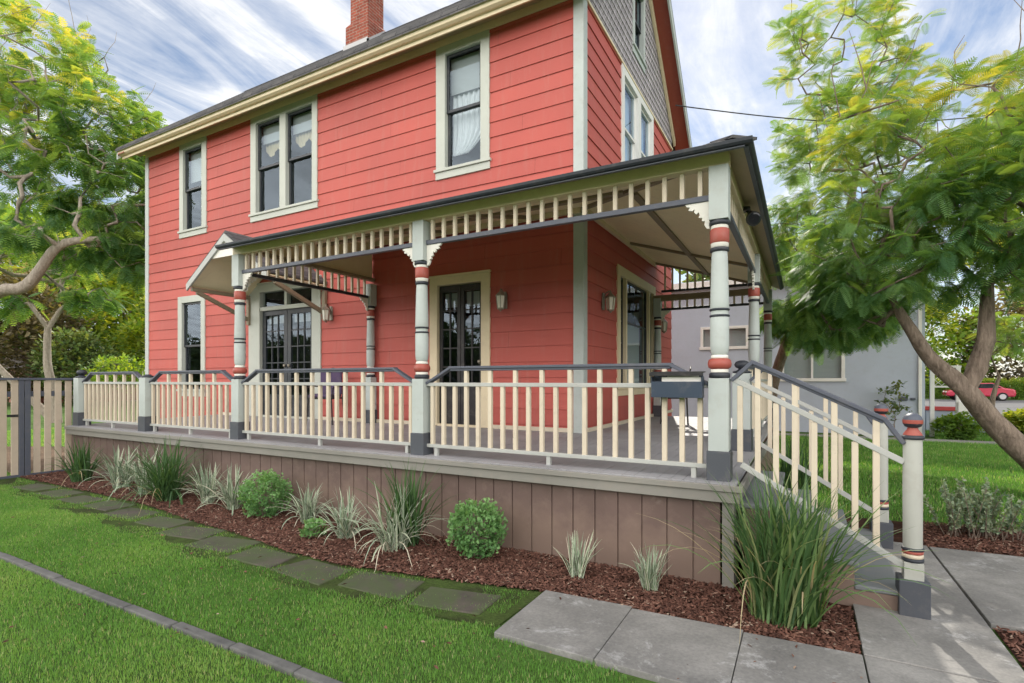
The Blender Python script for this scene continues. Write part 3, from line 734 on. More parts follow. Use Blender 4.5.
# spindle friezes
def frieze(p, q, ends=(.075, .075), zr=hz(1.43), zt=HT, dark=M['rail'], tall=None):
    p, q = Vector(p), Vector(q); d = (q - p); ln = d.length; d.normalize()
    a = p + d * ends[0]; b_ = q - d * ends[1]
    mb = MB(); mb.beam((a.x, a.y, zr + .022), (b_.x, b_.y, zr + .022), .052, .046); f = mb.build('frieze', dark, porch, .004)
    n = round((ln - ends[0] - ends[1]) / .143); step = (ln - ends[0] - ends[1]) / n
    for k in range(n):
        c = a + d * (step * (k + .5)); hw = .0175
        top = zt + .004 if tall is None else tall(c)
        MB().box((c.x - hw, c.x + hw), (c.y - hw, c.y + hw), (zr + .045, top)).build('spindle', M['spindle'], f, .003)
    return f
frieze((XM, PY, 0), (PX, PY, 0)); frieze((XL, PY, 0), (XM, PY, 0))
frieze((XL, PY, 0), (XL, WY - .1, 0), zt=HT + .06, dark=M['dark'])
frieze((PX, PY, 0), (PX, PM, 0)); frieze((PX, PM, 0), (PX, PB, 0))
frieze((WX + .11, PB, 0), (PX, PB, 0), zt=HT - .06, dark=M['dark'])
def ceilz(x, y):
    t = min((y - PY) / (WY - PY), (PX - x) / (PX - WX)); return HB + .01 + (hz(2.44) - HB - .01) * max(0, min(1, t))
frieze((WX + .11, PB, 0), (PX - .25, PB, 0), ends=(.075, .10), zr=hz(1.80), tall=lambda c: ceilz(c.x, PB), dark=M['dark'])
# gingerbread brackets
def gingerbread(x, y, sx, sy=0):
    prof = [(0, 0), (.19, 0), (.175, -.022), (.15, -.028), (.165, -.05), (.135, -.06), (.115, -.048), (.12, -.075), (.10, -.09), (.085, -.075), (.075, -.10), (.085, -.12), (.055, -.125), (.06, -.15), (.035, -.155), (.04, -.185), (.022, -.215), (0, -.22)]
    z = hz(1.428)
    if sx: mp = lambda a, b, d: (x + sx * (.073 + a), y + d, z + b)
    else: mp = lambda a, b, d: (x + d, y + sy * (.073 + a), z + b)
    MB().prism(prof, mp, -.012, .012).build('bracket', M['white'], porch, .002)
gingerbread(PX, PY, -1); gingerbread(XM, PY, -1); gingerbread(XM, PY, 1); gingerbread(XL, PY, 1); gingerbread(XL, PY, 0, 1); gingerbread(PX, PY, 0, 1); gingerbread(PX, PM, 0, -1); gingerbread(PX, PM, 0, 1); gingerbread(XL, WY - .1, 0, -1); gingerbread(WX + .11, PB, 1)
# porch roof: front slope, hip and right slope, with shingle laps
RF, RR, RBk = 4.22, -.375, 11.22
z0, z1 = hz(1.765), hz(2.62)
XLr = XL - .09
mb = MB()
for dzv, flip in ((0, False), (-.022, True)):
    A, B_, C_, D_, E_, F_ = (XLr, RF, z0 + dzv), (RR, RF, z0 + dzv), (WX, WY, z1 + dzv), (XLr, WY, z1 + dzv), (RR, RBk, z0 + dzv), (WX, RBk, z1 + dzv)
    mb.add([A, B_, C_, D_, E_, F_], [(0, 1, 2, 3), (1, 4, 5, 2)])
mb.add([(XLr, RF, z0), (RR, RF, z0), (RR, RF, z0 - .022), (XLr, RF, z0 - .022)], [(0, 1, 2, 3)]); mb.add([(RR, RF, z0), (RR, RBk, z0), (RR, RBk, z0 - .022), (RR, RF, z0 - .022)], [(0, 1, 2, 3)])
mb.add([(XLr, RF, z0), (XLr, WY, z1), (XLr, WY, z1 - .022), (XLr, RF, z0 - .022)], [(0, 1, 2, 3)]); mb.add([(RR, RBk, z0), (WX, RBk, z1), (WX, RBk, z1 - .022), (RR, RBk, z0 - .022)], [(0, 1, 2, 3)])
proof = mb.build('roof', M['roof'], porch)
mb = MB(); n = 22
for k in range(n):
    t0, t1 = k / n, (k + 1) / n
    ya, yb = RF + (WY - RF) * t0, RF + (WY - RF) * t1; xa, xb = RR + (WX - RR) * t0, RR + (WX - RR) * t1
    za, zb = z0 + (z1 - z0) * t0, z0 + (z1 - z0) * t1
    mb.add([(XLr, ya, za + .014), (xa, ya, za + .014), (xb, yb, zb + .004), (XLr, yb, zb + .004), (XLr, ya, za), (xa, ya, za)], [(0, 1, 2, 3), (4, 5, 1, 0)])
    mb.add([(xa, ya, za + .014), (xa, RBk, za + .014), (xb, RBk, zb + .004), (xb, yb, zb + .004), (xa, ya, za), (xa, RBk, za)], [(0, 1, 2, 3), (4, 5, 1, 0)])
for k in range(14):
    t0, t1 = k / 14, (k + 1.15) / 14
    mb.beam((RR + (WX - RR) * t0 - .0, RF + (WY - RF) * t0, z0 + (z1 - z0) * t0 + .022), (RR + (WX - RR) * t1, RF + (WY - RF) * t1, z0 + (z1 - z0) * t1 + .030), .2, .02)
mb.build('shingle_courses', M['roof'], proof)
mb = MB()
mb.prism([(RF - .055, z0 + .005), (RF - .003, z0 + .008), (RF - .003, z0 - .036), (RF - .035, z0 - .036), (RF - .05, z0 - .020)], lambda a, b, d: (d, a, b), XLr - .02, RR + .055); mb.build('gutter', M['dark'], porch, .003)
mb = MB(); mb.prism([(RR + .055, z0 + .005), (RR + .003, z0 + .008), (RR + .003, z0 - .036), (RR + .035, z0 - .036), (RR + .05, z0 - .020)], lambda a, b, d: (a, d, b), RF - .0, RBk); mb.build('gutter', M['dark'], porch, .003)
bx('drip_edge', M['rail'], porch, (XLr, RR + .0), (RF - .02, RF + .012), (z0 - .050, z0 - .038)); bx('drip_edge', M['rail'], porch, (RR - .012, RR + .02), (RF + .013, RBk), (z0 - .050, z0 - .038))
mb = MB()   # boxed soffit under the overhang
mb.add([(XLr + .01, RF + .013, z0 - .040), (RR - .013, RF + .013, z0 - .040), (PX + .055, PY - .056, HB - .01), (XLr + .01, PY - .056, HB - .01)], [(0, 1, 2, 3)]); mb.add([(RR - .013, RF + .013, z0 - .040), (RR - .013, RBk - .01, z0 - .040), (PX + .056, RBk - .01, HB - .01), (PX + .056, PY - .056, HB - .01)], [(0, 1, 2, 3)]); mb.build('soffit', M['soffit_tan'], porch)
mb = MB()
a0 = HB - .005; a1 = hz(2.44)
mb.add([(XL - .05, PY + .04, a0), (PX - .04, PY + .04, a0), (WX + .03, WY - .03, a1), (XL - .05, WY - .03, a1), (PX - .04, PB + .2, a0), (WX + .03, PB + .2, a1)], [(3, 2, 1, 0), (2, 5, 4, 1)]); mb.build('ceiling', M['ceiling'], porch)
def cz(x, y): return a0 + (a1 - a0) * min((y - PY - .04) / (WY - .07 - PY), (PX - .04 - x) / (PX - .07 - WX)) - .022
def batten(p, q, w=.075): MB().beam((p[0], p[1], cz(*p)), (q[0], q[1], cz(*q)), w, .04).build('ceiling_batten', M['batten'], porch, .003)
xm = (PX + WX) / 2; ym = (PY + WY) / 2
batten((WX + .06, WY - .06), (PX - .07, PY + .07)); batten((xm, ym + .1), (xm, PB - .02)); batten((WX + .05, 9.1), (PX - .06, 9.1)); batten((WX + .05, PB - .03), (PX - .06, PB - .03)); batten((XL + .05, ym), (xm - .1, ym))
for x in (-3.55, -5.1): batten((x, PY + .06), (x, WY - .06))
mb = MB(); mb.beam((WX + .055, WY, a1 - .05), (WX + .055, PB, a1 - .05), .05, .07); mb.beam((XL, WY - .055, a1 - .05), (WX, WY - .055, a1 - .05), .05, .07); mb.build('ceiling_moulding', M['cream'], porch)
mb = MB(); mb.prism([(PY - .05, HB), (WY - .03, HB), (WY - .03, hz(2.54)), (PY - .05, HB + .02)], lambda a, b, d: (d, a, b), XL - .052, XL - .03); mb.build('end_panel', M['cream'], porch)

# ------------------------------------------------------------------ porch railings
def railing(label, p, q, z0, z1, ends=(.075, .075), group='porch railings between the posts'):
    p, q = Vector((p[0], p[1], 0)), Vector((q[0], q[1], 0)); d = q - p; ln = d.length; d.normalize()
    root = thing('porch_railing', ((p.x + q.x) / 2, (p.y + q.y) / 2, (z0 + z1) / 2), label, 'railing', group)
    def P(t, h): c = p + d * t; return Vector((c.x, c.y, z0 + (z1 - z0) * t / ln + h))
    a, b_ = ends[0], ln - ends[1]; ins = .30
    mb = MB(); mb.beam(P(a + ins - .012, .917), P(b_ - ins + .012, .917), .075, .026); mb.beam(P(a + ins, .893), P(b_ - ins, .893), .050, .022)
    mb.beam(P(a + ins + .01, .917), P(a, .752), .074, .027); mb.beam(P(b_ - ins - .01, .917), P(b_, .752), .074, .027)
    mb.build('handrail', M['rail'], root, .005)
    mb = MB(); mb.beam(P(a, .744), P(b_, .744), .052, .038); mb.build('mid_rail', M['midrail'], root, .004)
    mb = MB(); mb.beam(P(a, .103), P(b_, .103), .055, .036)
    for t in (a + .12, ln / 2, b_ - .12): c = P(t, 0); mb.box((c.x - .02, c.x + .02), (c.y - .02, c.y + .02), (c.z - .01, c.z + .086))
    mb.build('bottom_rail', M['midrail'], root, .004)
    n = max(2, round((b_ - a - .06) / .139)); st = (b_ - a) / n
    for k in range(n):
        t = a + st * (k + .5); c = P(t, 0); hw = .020
        long = k % 2 == 1 and a + ins * .8 < t < b_ - ins * .8
        o = MB().box((c.x - hw, c.x + hw), (c.y - hw, c.y + hw), (c.z + .118, c.z + (.888 if long else .728))).build('baluster', M['spindle'], root, .004)
    return root
railing('cream baluster railing with the navy mailbox hung on it, beside the stairs', (XM, PY), (PX, PY), DZ, DZ)
railing('cream baluster railing in front of the double french doors', (XL, PY), (XM, PY), DZ, DZ)
railing('short cream railing just left of the post under the roof end', (-8.92, PY), (XL, PY), DZ, DZ)
railing('short cream railing at the far left end, beside the picket gate', (-11.06, PY), (-8.92, PY), DZ, DZ)
railing('side railing from the stair head newel back to the middle side post', (PX, 6.20), (PX, PM), dk(6.2), dk(7))
railing('side railing between the two rear side posts, nearest the neighbouring building', (PX, PM), (PX, PB), dk(7), dk(7))
def deck_post(x, y, z0, label, ball=True):
    t = thing('railing_post', (x, y, z0), label, 'post')
    MB().box((x - .09, x + .09), (y - .09, y + .09), (z0 + .23, z0 + .83)).build('shaft', M['grey'], t, .005)
    MB().box((x - .1, x + .1), (y - .1, y + .1), (z0 - .01, z0 + .229)).build('plinth', M['base'], t, .005)
    MB().lathe([(.06, .83), (.095, .835), (.095, .85), (.05, .865), (.035, .88)], x, y, z0).build('cap', M['dark'], t)
    if ball: MB().lathe([(.03, .878), (.065, .895), (.080, .925), (.065, .955), (.03, .97)], x, y, z0).build('ball', M['dark'], t)
    return t
deck_post(-8.92, PY, DZ, 'short square grey post between the two left railings', False)
deck_post(-11.06, PY, DZ, 'short square grey post with dark ball beside the picket gate')

# ------------------------------------------------------------------ stairs
SY0, SY1 = 4.45, 6.12
stairs = thing('porch_stairs', (.1, 5.3, 0), 'grey painted wooden stairs going down from the porch to the walk', 'stairs')
rise = DZ / 5
for k in range(1, 5):
    xn = .60 - (k - 1) * .255; z = rise * k
    mb = MB(); mb.box((xn - .285, xn), (SY0 - .03, SY1 + .03), (z - .035, z)); mb.build('tread', M['step'], stairs, .008)
    MB().box((xn - .045, xn - .025), (SY0 + .01, SY1 - .01), (z - rise + .002, z - .036)).build('riser', M['step'], stairs)
for y in (SY0 - .012, SY1 + .012):
    mb = MB(); pol = [(DR + .037, 0), (.56, 0)]
    for k in range(1, 5):
        xn = .57 - (k - 1) * .255; z = rise * k - .037
        pol += [(xn, z), (xn - .255, z)]
    pol = pol[:-1] + [(DR + .037, rise * 4 - .037)]
    mb.prism(pol, lambda a, b, d: (a, d, b), y - .012, y + .012); mb.build('side_panel', M['skirt'], stairs)
def newel(parent, x, y):
    mb = MB(); mb.lathe([(.050, .37), (.055, .46), (.0565, .9), (.0545, 1.20), (.04, 1.21)], x, y); mb.box((x - .055, x + .055), (y - .055, y + .055), (.250, .375)); p = mb.build('newel_post', M['newel'], parent, .004)
    MB().box((x - .086, x + .086), (y - .086, y + .086), (.0, .262)).build('plinth', M['base'], p, .006)
    q = lambda prof, nm, m: MB().lathe([(r * .79, z) for r, z in prof], x, y).build(nm, M[m], p)
    q([(.07, .376), (.080, .380), (.080, .396), (.07, .400)], 'ring', 'dark')
    q([(.07, .401), (.076, .404), (.076, .424), (.07, .428)], 'collar', 'spindle')
    q([(.07, .429), (.076, .432), (.076, .447), (.07, .450)], 'collar', 'brick_red')
    q([(.07, .451), (.081, .454), (.081, .468), (.07, .472)], 'ring', 'dark')
    q([(.068, 1.201), (.084, 1.206), (.084, 1.222), (.066, 1.230)], 'ring', 'dark')
    q([(.070, 1.231), (.066, 1.24), (.042, 1.268), (.036, 1.28)], 'collar', 'brick_red')
    q([(.036, 1.2805), (.058, 1.288), (.071, 1.308)], 'ball', 'dark')
    q([(.0712, 1.3085), (.0735, 1.320), (.0727, 1.334)], 'ball_stripe', 'brick_red')
    q([(.0722, 1.3345), (.062, 1.356), (.040, 1.372), (.006, 1.380)], 'ball_cap', 'rail')
def stair_rail(y, label):
    root = thing('stair_railing', (.1, y, 0), label, 'railing', 'railings either side of the porch stairs')
    newel(root, .65, y)
    P = lambda x, z: Vector((x, y, hz(z)))
    mb = MB()
    mb.beam(P(-.345, .143), P(.50, -.270), .078, .030); mb.beam(P(-.335, .147), P(-.49, .0), .075, .030); mb.beam(P(.485, -.258), P(.60, -.43), .075, .030)
    mb.beam(P(-.34, .118), P(.485, -.290), .05, .020); mb.build('handrail', M['rail'], root, .005)
    MB().beam(P(-.49, .016), P(.60, -.555), .052, .040).build('mid_rail', M['midrail'], root, .004)
    MB().beam(P(-.42, -.65), P(.60, -1.262), .052, .042).build('bottom_rail', M['midrail'], root, .004)
    for k in range(8):
        x = -.43 + .125 * k; hw = .020; lo = -.64 - .60 * (x + .42) - .0
        top = (.135 - .4888 * (x + .34) - .02) if k % 2 == 1 else (-.01 - .524 * (x + .49) - .0)
        MB().box((x - hw, x + hw), (y - hw, y + hw), (hz(lo), hz(top))).build('baluster', M['spindle'], root, .004)
stair_rail(PY, 'stair railing nearest the big strap leaf plant, with striped newel post')
stair_rail(6.11, 'far stair railing next to the lawn, with striped newel post')
deck_post(PX, 6.20, dk(6.2), 'square grey newel with dark ball at the head of the stairs')

# ------------------------------------------------------------------ small things on the porch
mail = thing('mailbox', (-.885, 4.36, hz(-.14)), 'dark navy metal mailbox with lid ajar hung on the porch railing', 'mailbox')
mb = MB(); x0, x1, y0, y1, zb, zt = -1.085, -.690, 4.305, 4.415, hz(-.137), hz(.012)
mb.box((x0, x1), (y0, y0 + .006), (zb, zt - .02)); mb.box((x0, x0 + .006), (y0 + .007, y1), (zb, zt + .02)); mb.box((x1 - .006, x1), (y0 + .007, y1), (zb, zt + .02)); mb.box((x0 + .007, x1 - .007), (y1 - .006, y1), (zb, zt + .05)); mb.box((x0 + .007, x1 - .007), (y0 + .007, y1 - .007), (zb, zb + .006)); mb.build('body', M['navy'], mail, .002)
mb = MB(); mb.hexa([(x0 - .01, y0 - .015, zt + .045), (x1 + .01, y0 - .015, zt + .045), (x1 + .01, y1, zt + .052), (x0 - .01, y1, zt + .052), (x0 - .01, y0 - .015, zt + .055), (x1 + .01, y0 - .015, zt + .055), (x1 + .01, y1, zt + .062), (x0 - .01, y1, zt + .062)]); mb.box((x0 - .01, x1 + .01), (y0 - .018, y0 - .0155), (zt + .025, zt + .056)); mb.build('lid', M['black'], mail, .002)
mb = MB(); mb.box((x0 + .08, x1 - .012), (y0 + .03, y0 + .033), (zb + .03, zt + .016)); mb.box((x0 + .12, x1 - .03), (y0 + .05, y0 + .052), (zb + .03, zt + .026))
tag(mb.build('letter', M['paper']), 'white letters sticking out of the open mailbox', 'letters')
bpy.data.objects['letter'].name = 'letter'

def lantern(loc, rz, label):
    t = thing('wall_lantern', loc, label, 'lantern', 'wall lanterns on the red siding', local=True); t.rotation_euler = (0, 0, rz)
    MB().prism([(-.05, -.13), (.05, -.13), (.05, .08), (.03, .13), (-.03, .13), (-.05, .08)], lambda a, b, d: (a, d, b), -.018, 0).build('back_plate', M['pewter'], t, .004)
    MB().tube([(0, -.015, .05), (0, -.05, .12), (0, -.10, .15), (0, -.125, .12), (0, -.125, .09)], .010, 8).build('arm', M['pewter'], t)
    mb = MB(); mb.lathe([(.005, .165), (.012, .14), (.02, .12), (.055, .085), (.085, .055), (.085, .048)], 0, -.125, 0, 6, False); mb.build('cap', M['pewter'], t)
    mb = MB(); mb.lathe([(.070, .047), (.050, -.13)], 0, -.125, 0, 6, False); mb.build('pane', M['lampglass'], t)
    mb = MB()
    for k in range(6):
        a = k * math.pi / 3; mb.beam((.073 * math.cos(a), -.125 + .073 * math.sin(a), .048), (.053 * math.cos(a), -.125 + .053 * math.sin(a), -.13), .010, .010)
    mb.lathe([(.05, -.131), (.056, -.135), (.056, -.148), (.02, -.165), (.006, -.185)], 0, -.125, 0, 6, False); mb.build('cage', M['pewter'], t)
    return t
lan = lantern((-3.98, WY - .022, hz(1.22)), 0, 'pewter wall lantern between the dark glazed door and the house corner')
def lan_copy(loc, rz, label):
    c = copy_tree(lan); c.location = loc; c.rotation_euler = (0, 0, rz); c['label'] = label; LOCALS.append(c)
lan_copy((-7.70, WY - .022, hz(1.25)), 0, 'pewter wall lantern right of the french doors under the hood')
lan_copy((WX + .022, 7.80, hz(1.22)), math.pi / 2, 'pewter wall lantern on the side wall left of the big window')
lan_copy((WX + .022, 11.35, hz(1.18)), math.pi / 2, 'pewter wall lantern on the side wall beyond the big window')

fl = thing('floodlight', (PX + .06, 5.75, hz(1.6)), 'black floodlight fixed to the outside of the right porch beam', 'floodlight')
MB().lathe([(.045, -.02), (.045, .02)], PX + .075, 5.75, hz(1.71)).build('mount', M['black'], fl)
MB().tube([(PX + .08, 5.75, hz(1.70)), (PX + .12, 5.72, hz(1.66)), (PX + .13, 5.69, hz(1.62))], .014).build('arm', M['black'], fl)
MB().tube([(PX + .12, 5.72, hz(1.66)), (PX + .14, 5.66, hz(1.61)), (PX + .16, 5.58, hz(1.56)), (PX + .165, 5.57, hz(1.555))], [.025, .05, .07, .07], 14).build('lamp_head', M['black'], fl)
MB().tube([(PX + .166, 5.568, hz(1.554)), (PX + .168, 5.562, hz(1.55))], [.06, .05], 14).build('lens', M['carglass'], fl)

def metal_chair(loc, rz, label, cushion):
    t = thing('patio_chair', loc, label, 'chair', local=True); t.rotation_euler = (0, 0, rz)
    for sx in (-1, 1):
        for sy in (-1, 1): MB().tube([(sx * .24, sy * .22, 0), (sx * .21, sy * .20, .43)], .012).build('leg', M['black'], t)
        MB().tube([(sx * .21, .20, .43), (sx * .21, .25, .85), (sx * .17, .26, .93)], .012).build('back_frame', M['black'], t)
        MB().tube([(sx * .23, .22, .64), (sx * .26, -.05, .66), (sx * .24, -.2, .62), (sx * .22, -.2, .43)], .012).build('arm', M['black'], t)
    mb = MB()
    for k in range(7): mb.tube([(-.15 + k * .05, .215, .45), (-.15 + k * .05, .26, .92)], .005, 6)
    mb.tube([(-.17, .26, .93), (0, .265, .97), (.17, .26, .93)], .012); mb.build('backrest', M['black'], t)
    MB().box((-.22, .22), (-.22, .21), (.43, .455)).build('seat', M['black'], t, .01)
    if cushion:
        MB().box((-.20, .20), (.17, .225), (.50, .94)).build('back_cushion', cushion, t, .025); MB().box((-.21, .21), (-.21, .17), (.456, .52)).build('seat_cushion', cushion, t, .025)
    return t
metal_chair((-7.25, 6.45, dk(6.45)), math.radians(20), 'chair with purple cushions on the deck right of the french doors', M['purple'])
metal_chair((-1.95, 9.35, dk(7)), math.radians(-80), 'black wrought iron chair on the side porch behind the mailbox', None)

# ------------------------------------------------------------------ gate, cable, neighbour, arbor, street
GX = -11.38
gate = thing('picket_gate', (GX, 3.1, 0), 'beige picket gate with dark slate rails at the left end of the porch', 'gate')
yy = 4.377
for k in range(14):
    if abs(yy - 3.77) > .10: bx('picket', M['gatepaint'], gate, (GX - .012, GX + .012), (yy - .046, yy + .046), (.04, 1.60), None, .004)
    yy -= .145
for (a, b_) in ((3.70, 3.765), (3.775, 3.85), (2.36, 2.44)): bx('stile', M['rail'], gate, (GX - .035, GX + .035), (a, b_), (.0, 1.645), None, .005)
mb = MB(); mb.box((GX - .04, GX + .05), (2.3, 4.45), (1.605, 1.645)); mb.build('top_rail', M['rail'], gate, .006)
mb = MB(); mb.box((GX - .035, GX - .013), (2.3, 4.42), (1.33, 1.42)); mb.build('mid_rail', M['rail'], gate, .004); bx('bottom_rail', M['rail'], gate, (GX - .02, GX + .02), (2.3, 4.42), (.0, .04))
mb = MB(); mb.box((GX + .013, GX + .022), (3.55, 3.69), (1.0, 1.04)); mb.build('latch', M['black'], gate)

pts = []
for k in range(25):
    t = k / 24; pts.append((-2.4 + 9 * t, 11.6 + 6.4 * t, hz(5.9) - .55 * math.sin(math.pi * t) + 1.0 * t))
tag(MB().tube(pts, .012, 6).build('power_line', M['black']), 'thin black service cable strung from the gable to the trees', 'cable')

nb = thing('neighbour_building', (-4, 22, 0), 'plain lavender grey stucco building behind the side lawn', 'building')
NY, NX0, NX1, NT = 18.75, -14, 3.02, 4.75
def nm(s, o, z): return (s, NY - o, z)
nw = [(-.42, 1.25, hz(-.05) - .05, hz(1.25)), (-2.55, -1.52, hz(1.12), hz(1.72)), (-2.2, -1.3, 0.9, 1.9)]
opn = [(-.62, 1.10, hz(.02), hz(1.35)), (-3.05, -1.55, hz(1.08), hz(1.80))]
mb = MB(); siding(mb, nm, NX0, NX1, 0, NT, opn, 0, .6, .002, .002); mb.box((NX1 - .01, NX1), (NY + .002, 27), (0, NT)); mb.box((NX0, NX1 - .02), (26.9, 27), (0, NT)); mb.box((NX0, NX0 + .02), (NY + .01, 26.8), (0, NT)); mb.build('wall', M['lavender'], nb)
mb = MB(); mb.box((NX0 - .3, NX1 + .25), (NY - .3, 27.3), (NT, NT + .16)); mb.build('roof', M['lavender'], nb, .02)
for (a, b_, c, d) in opn:
    mb = MB(); f = .09; mb.box((a, a + f), (-.08, .03), (c, d), nm); mb.box((b_ - f, b_), (-.08, .03), (c, d), nm); mb.box((a + f, b_ - f), (-.08, .03), (d - f, d), nm); mb.box((a - .03, b_ + .03), (-.08, .06), (c - .05, c + .05), nm); mb.box(((a + b_) / 2 - .03, (a + b_) / 2 + .03), (-.07, .02), (c + .05, d - f), nm)
    w = mb.build('window', M['window_white'], nb, .006)
    MB().box((a + f, b_ - f), (-.047, -.047), (c + .05, d - f), nm).build('pane', M['glass'], w)
    MB().box((a + f, b_ - f), (-.14, -.13), (c + .05, d - f), nm).build('blind', M['blind'], w)

bx('downpipe', M['window_white'], nb, (NX1 - .16, NX1 - .08), (NY - .09, NY - .012), (.1, NT - .02), None, .01)
mb = MB(); mb.box((2.42, 2.62), (NY - .09, NY - .012), (1.02, 1.13)); mb.box((2.68, 2.80), (NY - .07, NY - .012), (1.04, 1.11)); mb.build('meter_box', M['rail'], nb, .02)
bx('fascia', M['window_white'], nb, (NX0 - .3, NX1 + .25), (NY - .325, NY - .302), (NT - .05, NT + .14), None, .005)
ar = thing('garden_arbor', (3.5, 19.1, 0), 'white arbor with lattice top standing beside the lavender building', 'arbor')
for (x, y) in ((3.22, 19.0), (3.80, 19.0)): bx('post', M['window_white'], ar, (x - .05, x + .05), (y - .05, y + .05), (0, 1.96), None, .005)
mb = MB()
for k in range(-4, 7):
    for sg in (1, -1):
        a = 3.27 + k * .16
        p0 = [a, 1.45]; p1 = [a + .5, 1.95]
        lo = max(0, (3.27 - a) / .5); hi = min(1, (3.75 - a) / .5)
        if hi <= lo: continue
        q = lambda t: (a + .5 * t, 1.45 + .5 * t) if sg > 0 else (a + .5 * t, 1.95 - .5 * t)
        A, B_ = q(lo), q(hi); mb.beam((A[0], 19.0 + .006 * sg, A[1]), (B_[0], 19.0 + .006 * sg, B_[1]), .010, .022, (0, 1, 0))
mb.box((3.15, 3.87), (18.96, 19.04), (1.96, 2.02)); mb.box((3.27, 3.75), (18.97, 19.03), (1.40, 1.45)); mb.build('lattice_panel', M['window_white'], ar)
bx('box', M['window_white'], ar, (3.78, 4.02), (18.86, 18.95), (.62, 1.0), None, .01)

gw = thing('garden_wall', (4.6, 21.0, 0), 'low blue grey garden wall with red coping beyond the arbor', 'wall')
bx('wall', M['lavender'], gw, (3.4, 4.9), (20.95, 21.15), (0, .66), None, .01); bx('coping', M['coping'], gw, (3.35, 4.95), (20.88, 21.22), (.66, .78), None, .015)

def car(loc, rz, label, mat):
    t = thing('parked_car', loc, label, 'car', local=True); t.rotation_euler = (0, 0, rz)
    prof = [(-2.1, .32), (-2.15, .62), (-2.0, .80), (-1.2, .93), (-.95, .95), (-.35, 1.38), (.75, 1.42), (1.45, 1.02), (2.05, .92), (2.15, .60), (2.1, .32)]
    body = MB(); body.prism([p for p in prof if True], lambda a, b, d: (a, d, b), -.86, .86); body.build('body', mat, t, .12)
    mb = MB()
    for s in (-1, 1): mb.prism([(-.80, .98), (-.32, 1.32), (.72, 1.35), (1.28, 1.02)], lambda a, b, d: (a, d, b), s * .862, s * .872)
    mb.build('side_window', M['carglass'], t)
    mb = MB(); mb.beam((-.98, 0, .965), (-.38, 0, 1.375), 1.45, .02, (0, 0, 1)); mb.beam((.80, 0, 1.415), (1.42, 0, 1.05), 1.45, .02); mb.build('windscreen', M['carglass'], t)
    for x in (-1.32, 1.32):
        for s in (-1, 1):
            w = MB(); pr = [(.33 * math.cos(k * math.pi / 10), .33 + .33 * math.sin(k * math.pi / 10)) for k in range(20)]
            w.prism([(x + a, b_) for a, b_ in pr], lambda a, b, d: (a, d, b), s * .70, s * .885); wo = w.build('wheel', M['tyre'], t, .03)
            MB().prism([(x + a * .62, .33 + (b_ - .33) * .62) for a, b_ in pr], lambda a, b, d: (a, d, b), s * .886, s * .90).build('rim', M['alloy'], wo)
    for s in (-1, 1):
        bx('headlight', M['lampglass'], t, (-2.14, -2.05), (s * .45 - .14, s * .45 + .14), (.62, .74), None, .02); bx('tail_light', M['lamp_red'], t, (2.05, 2.14), (s * .6 - .12, s * .6 + .12), (.68, .84), None, .02)
    return t
car((12.35, 55.6, 0), math.radians(0), 'small crimson car parked across the street behind the leaning trunk', M['carpink'])

gar = thing('garden_shed', (-49, 19.5, 0), 'low brick red outbuilding with pitched roof beyond the back garden', 'shed')
mb = MB(); mb.box((-51, -47), (16, 23), (0, 2.6)); mb.build('wall', M['garage'], gar)
mb = MB(); mb.prism([(-51.4, 2.5), (-49, 3.9), (-46.6, 2.5)], lambda a, b, d: (a, d, b), 15.6, 23.4); mb.build('roof', M['skirt'], gar)
bx('door', M['gatepaint'], gar, (-46.99, -46.95), (18.2, 19.3), (0, 2.1)); bx('window', M['window_white'], gar, (-46.99, -46.95), (20.5, 21.8), (.9, 1.9))

# ------------------------------------------------------------------ vegetation
def frond_template(Lf=.42, pairs=13, pl=.12, pw=.0175):
    vs = []; qs = []
    def quad(a, b, c, d): n = len(vs); vs.extend([a, b, c, d]); qs.append((n, n + 1, n + 2, n + 3))
    def zc(x): return -.30 * (x / Lf) ** 2 * Lf
    for k in range(4):
        x0, x1 = Lf * k / 4, Lf * (k + 1) / 4
        quad((x0, -.002, zc(x0)), (x1, -.0016, zc(x1)), (x1, .0016, zc(x1)), (x0, .002, zc(x0)))
    for k in range(pairs):
        u = (k + 1) / (pairs + .3); x = Lf * (.12 + .88 * u); l = pl * (math.sin(math.pi * (.18 + .75 * u)) ** .7)
        for s in (-1, 1):
            dx, dy = .40 * l, s * .92 * l; dz = -.16 * l
            z = zc(x); ax = pw * .9
            p0 = (x - ax * .3, 0, z); p1 = (x + dx * .45 - ax * .6, dy * .45, z + dz * .3); p2 = (x + dx * .45 + ax * .6, dy * .45 - s * ax * .25, z + dz * .3 - .003); p3 = (x + ax * .3, 0, z)
            quad(p0, p1, p2, p3)
            t1 = (x + dx - ax * .15, dy, z + dz); t2 = (x + dx + ax * .15, dy, z + dz)
            quad(p1, t1, t2, p2)
    return np.array(vs), np.array(qs)
FR_V, FR_Q = frond_template()
FR2_V, FR2_Q = frond_template(.42, 7, .13, .036)
def leafy_template(n=9, size=.09, seed=3, spread=.16):
    r = random.Random(seed); vs = []; qs = []
    for k in range(n):
        c = Vector((r.uniform(0, spread), r.uniform(-spread, spread) * .6, r.uniform(-spread, spread) * .5))
        d = Vector((r.uniform(.2, 1), r.uniform(-1, 1), r.uniform(-.7, .7))).normalized(); sd = d.cross(Vector((r.uniform(-.4, .4), r.uniform(-.4, .4), 1))).normalized()
        l = size * r.uniform(.7, 1.2); w = l * .28
        m = len(vs); vs += [c, c + d * l * .45 - sd * w, c + d * l, c + d * l * .45 + sd * w]; qs.append((m, m + 1, m + 2, m + 3))
    return np.array([tuple(v) for v in vs]), np.array(qs)
LF_V, LF_Q = leafy_template()
LB_V, LB_Q = leafy_template(10, .22, 5, .40)

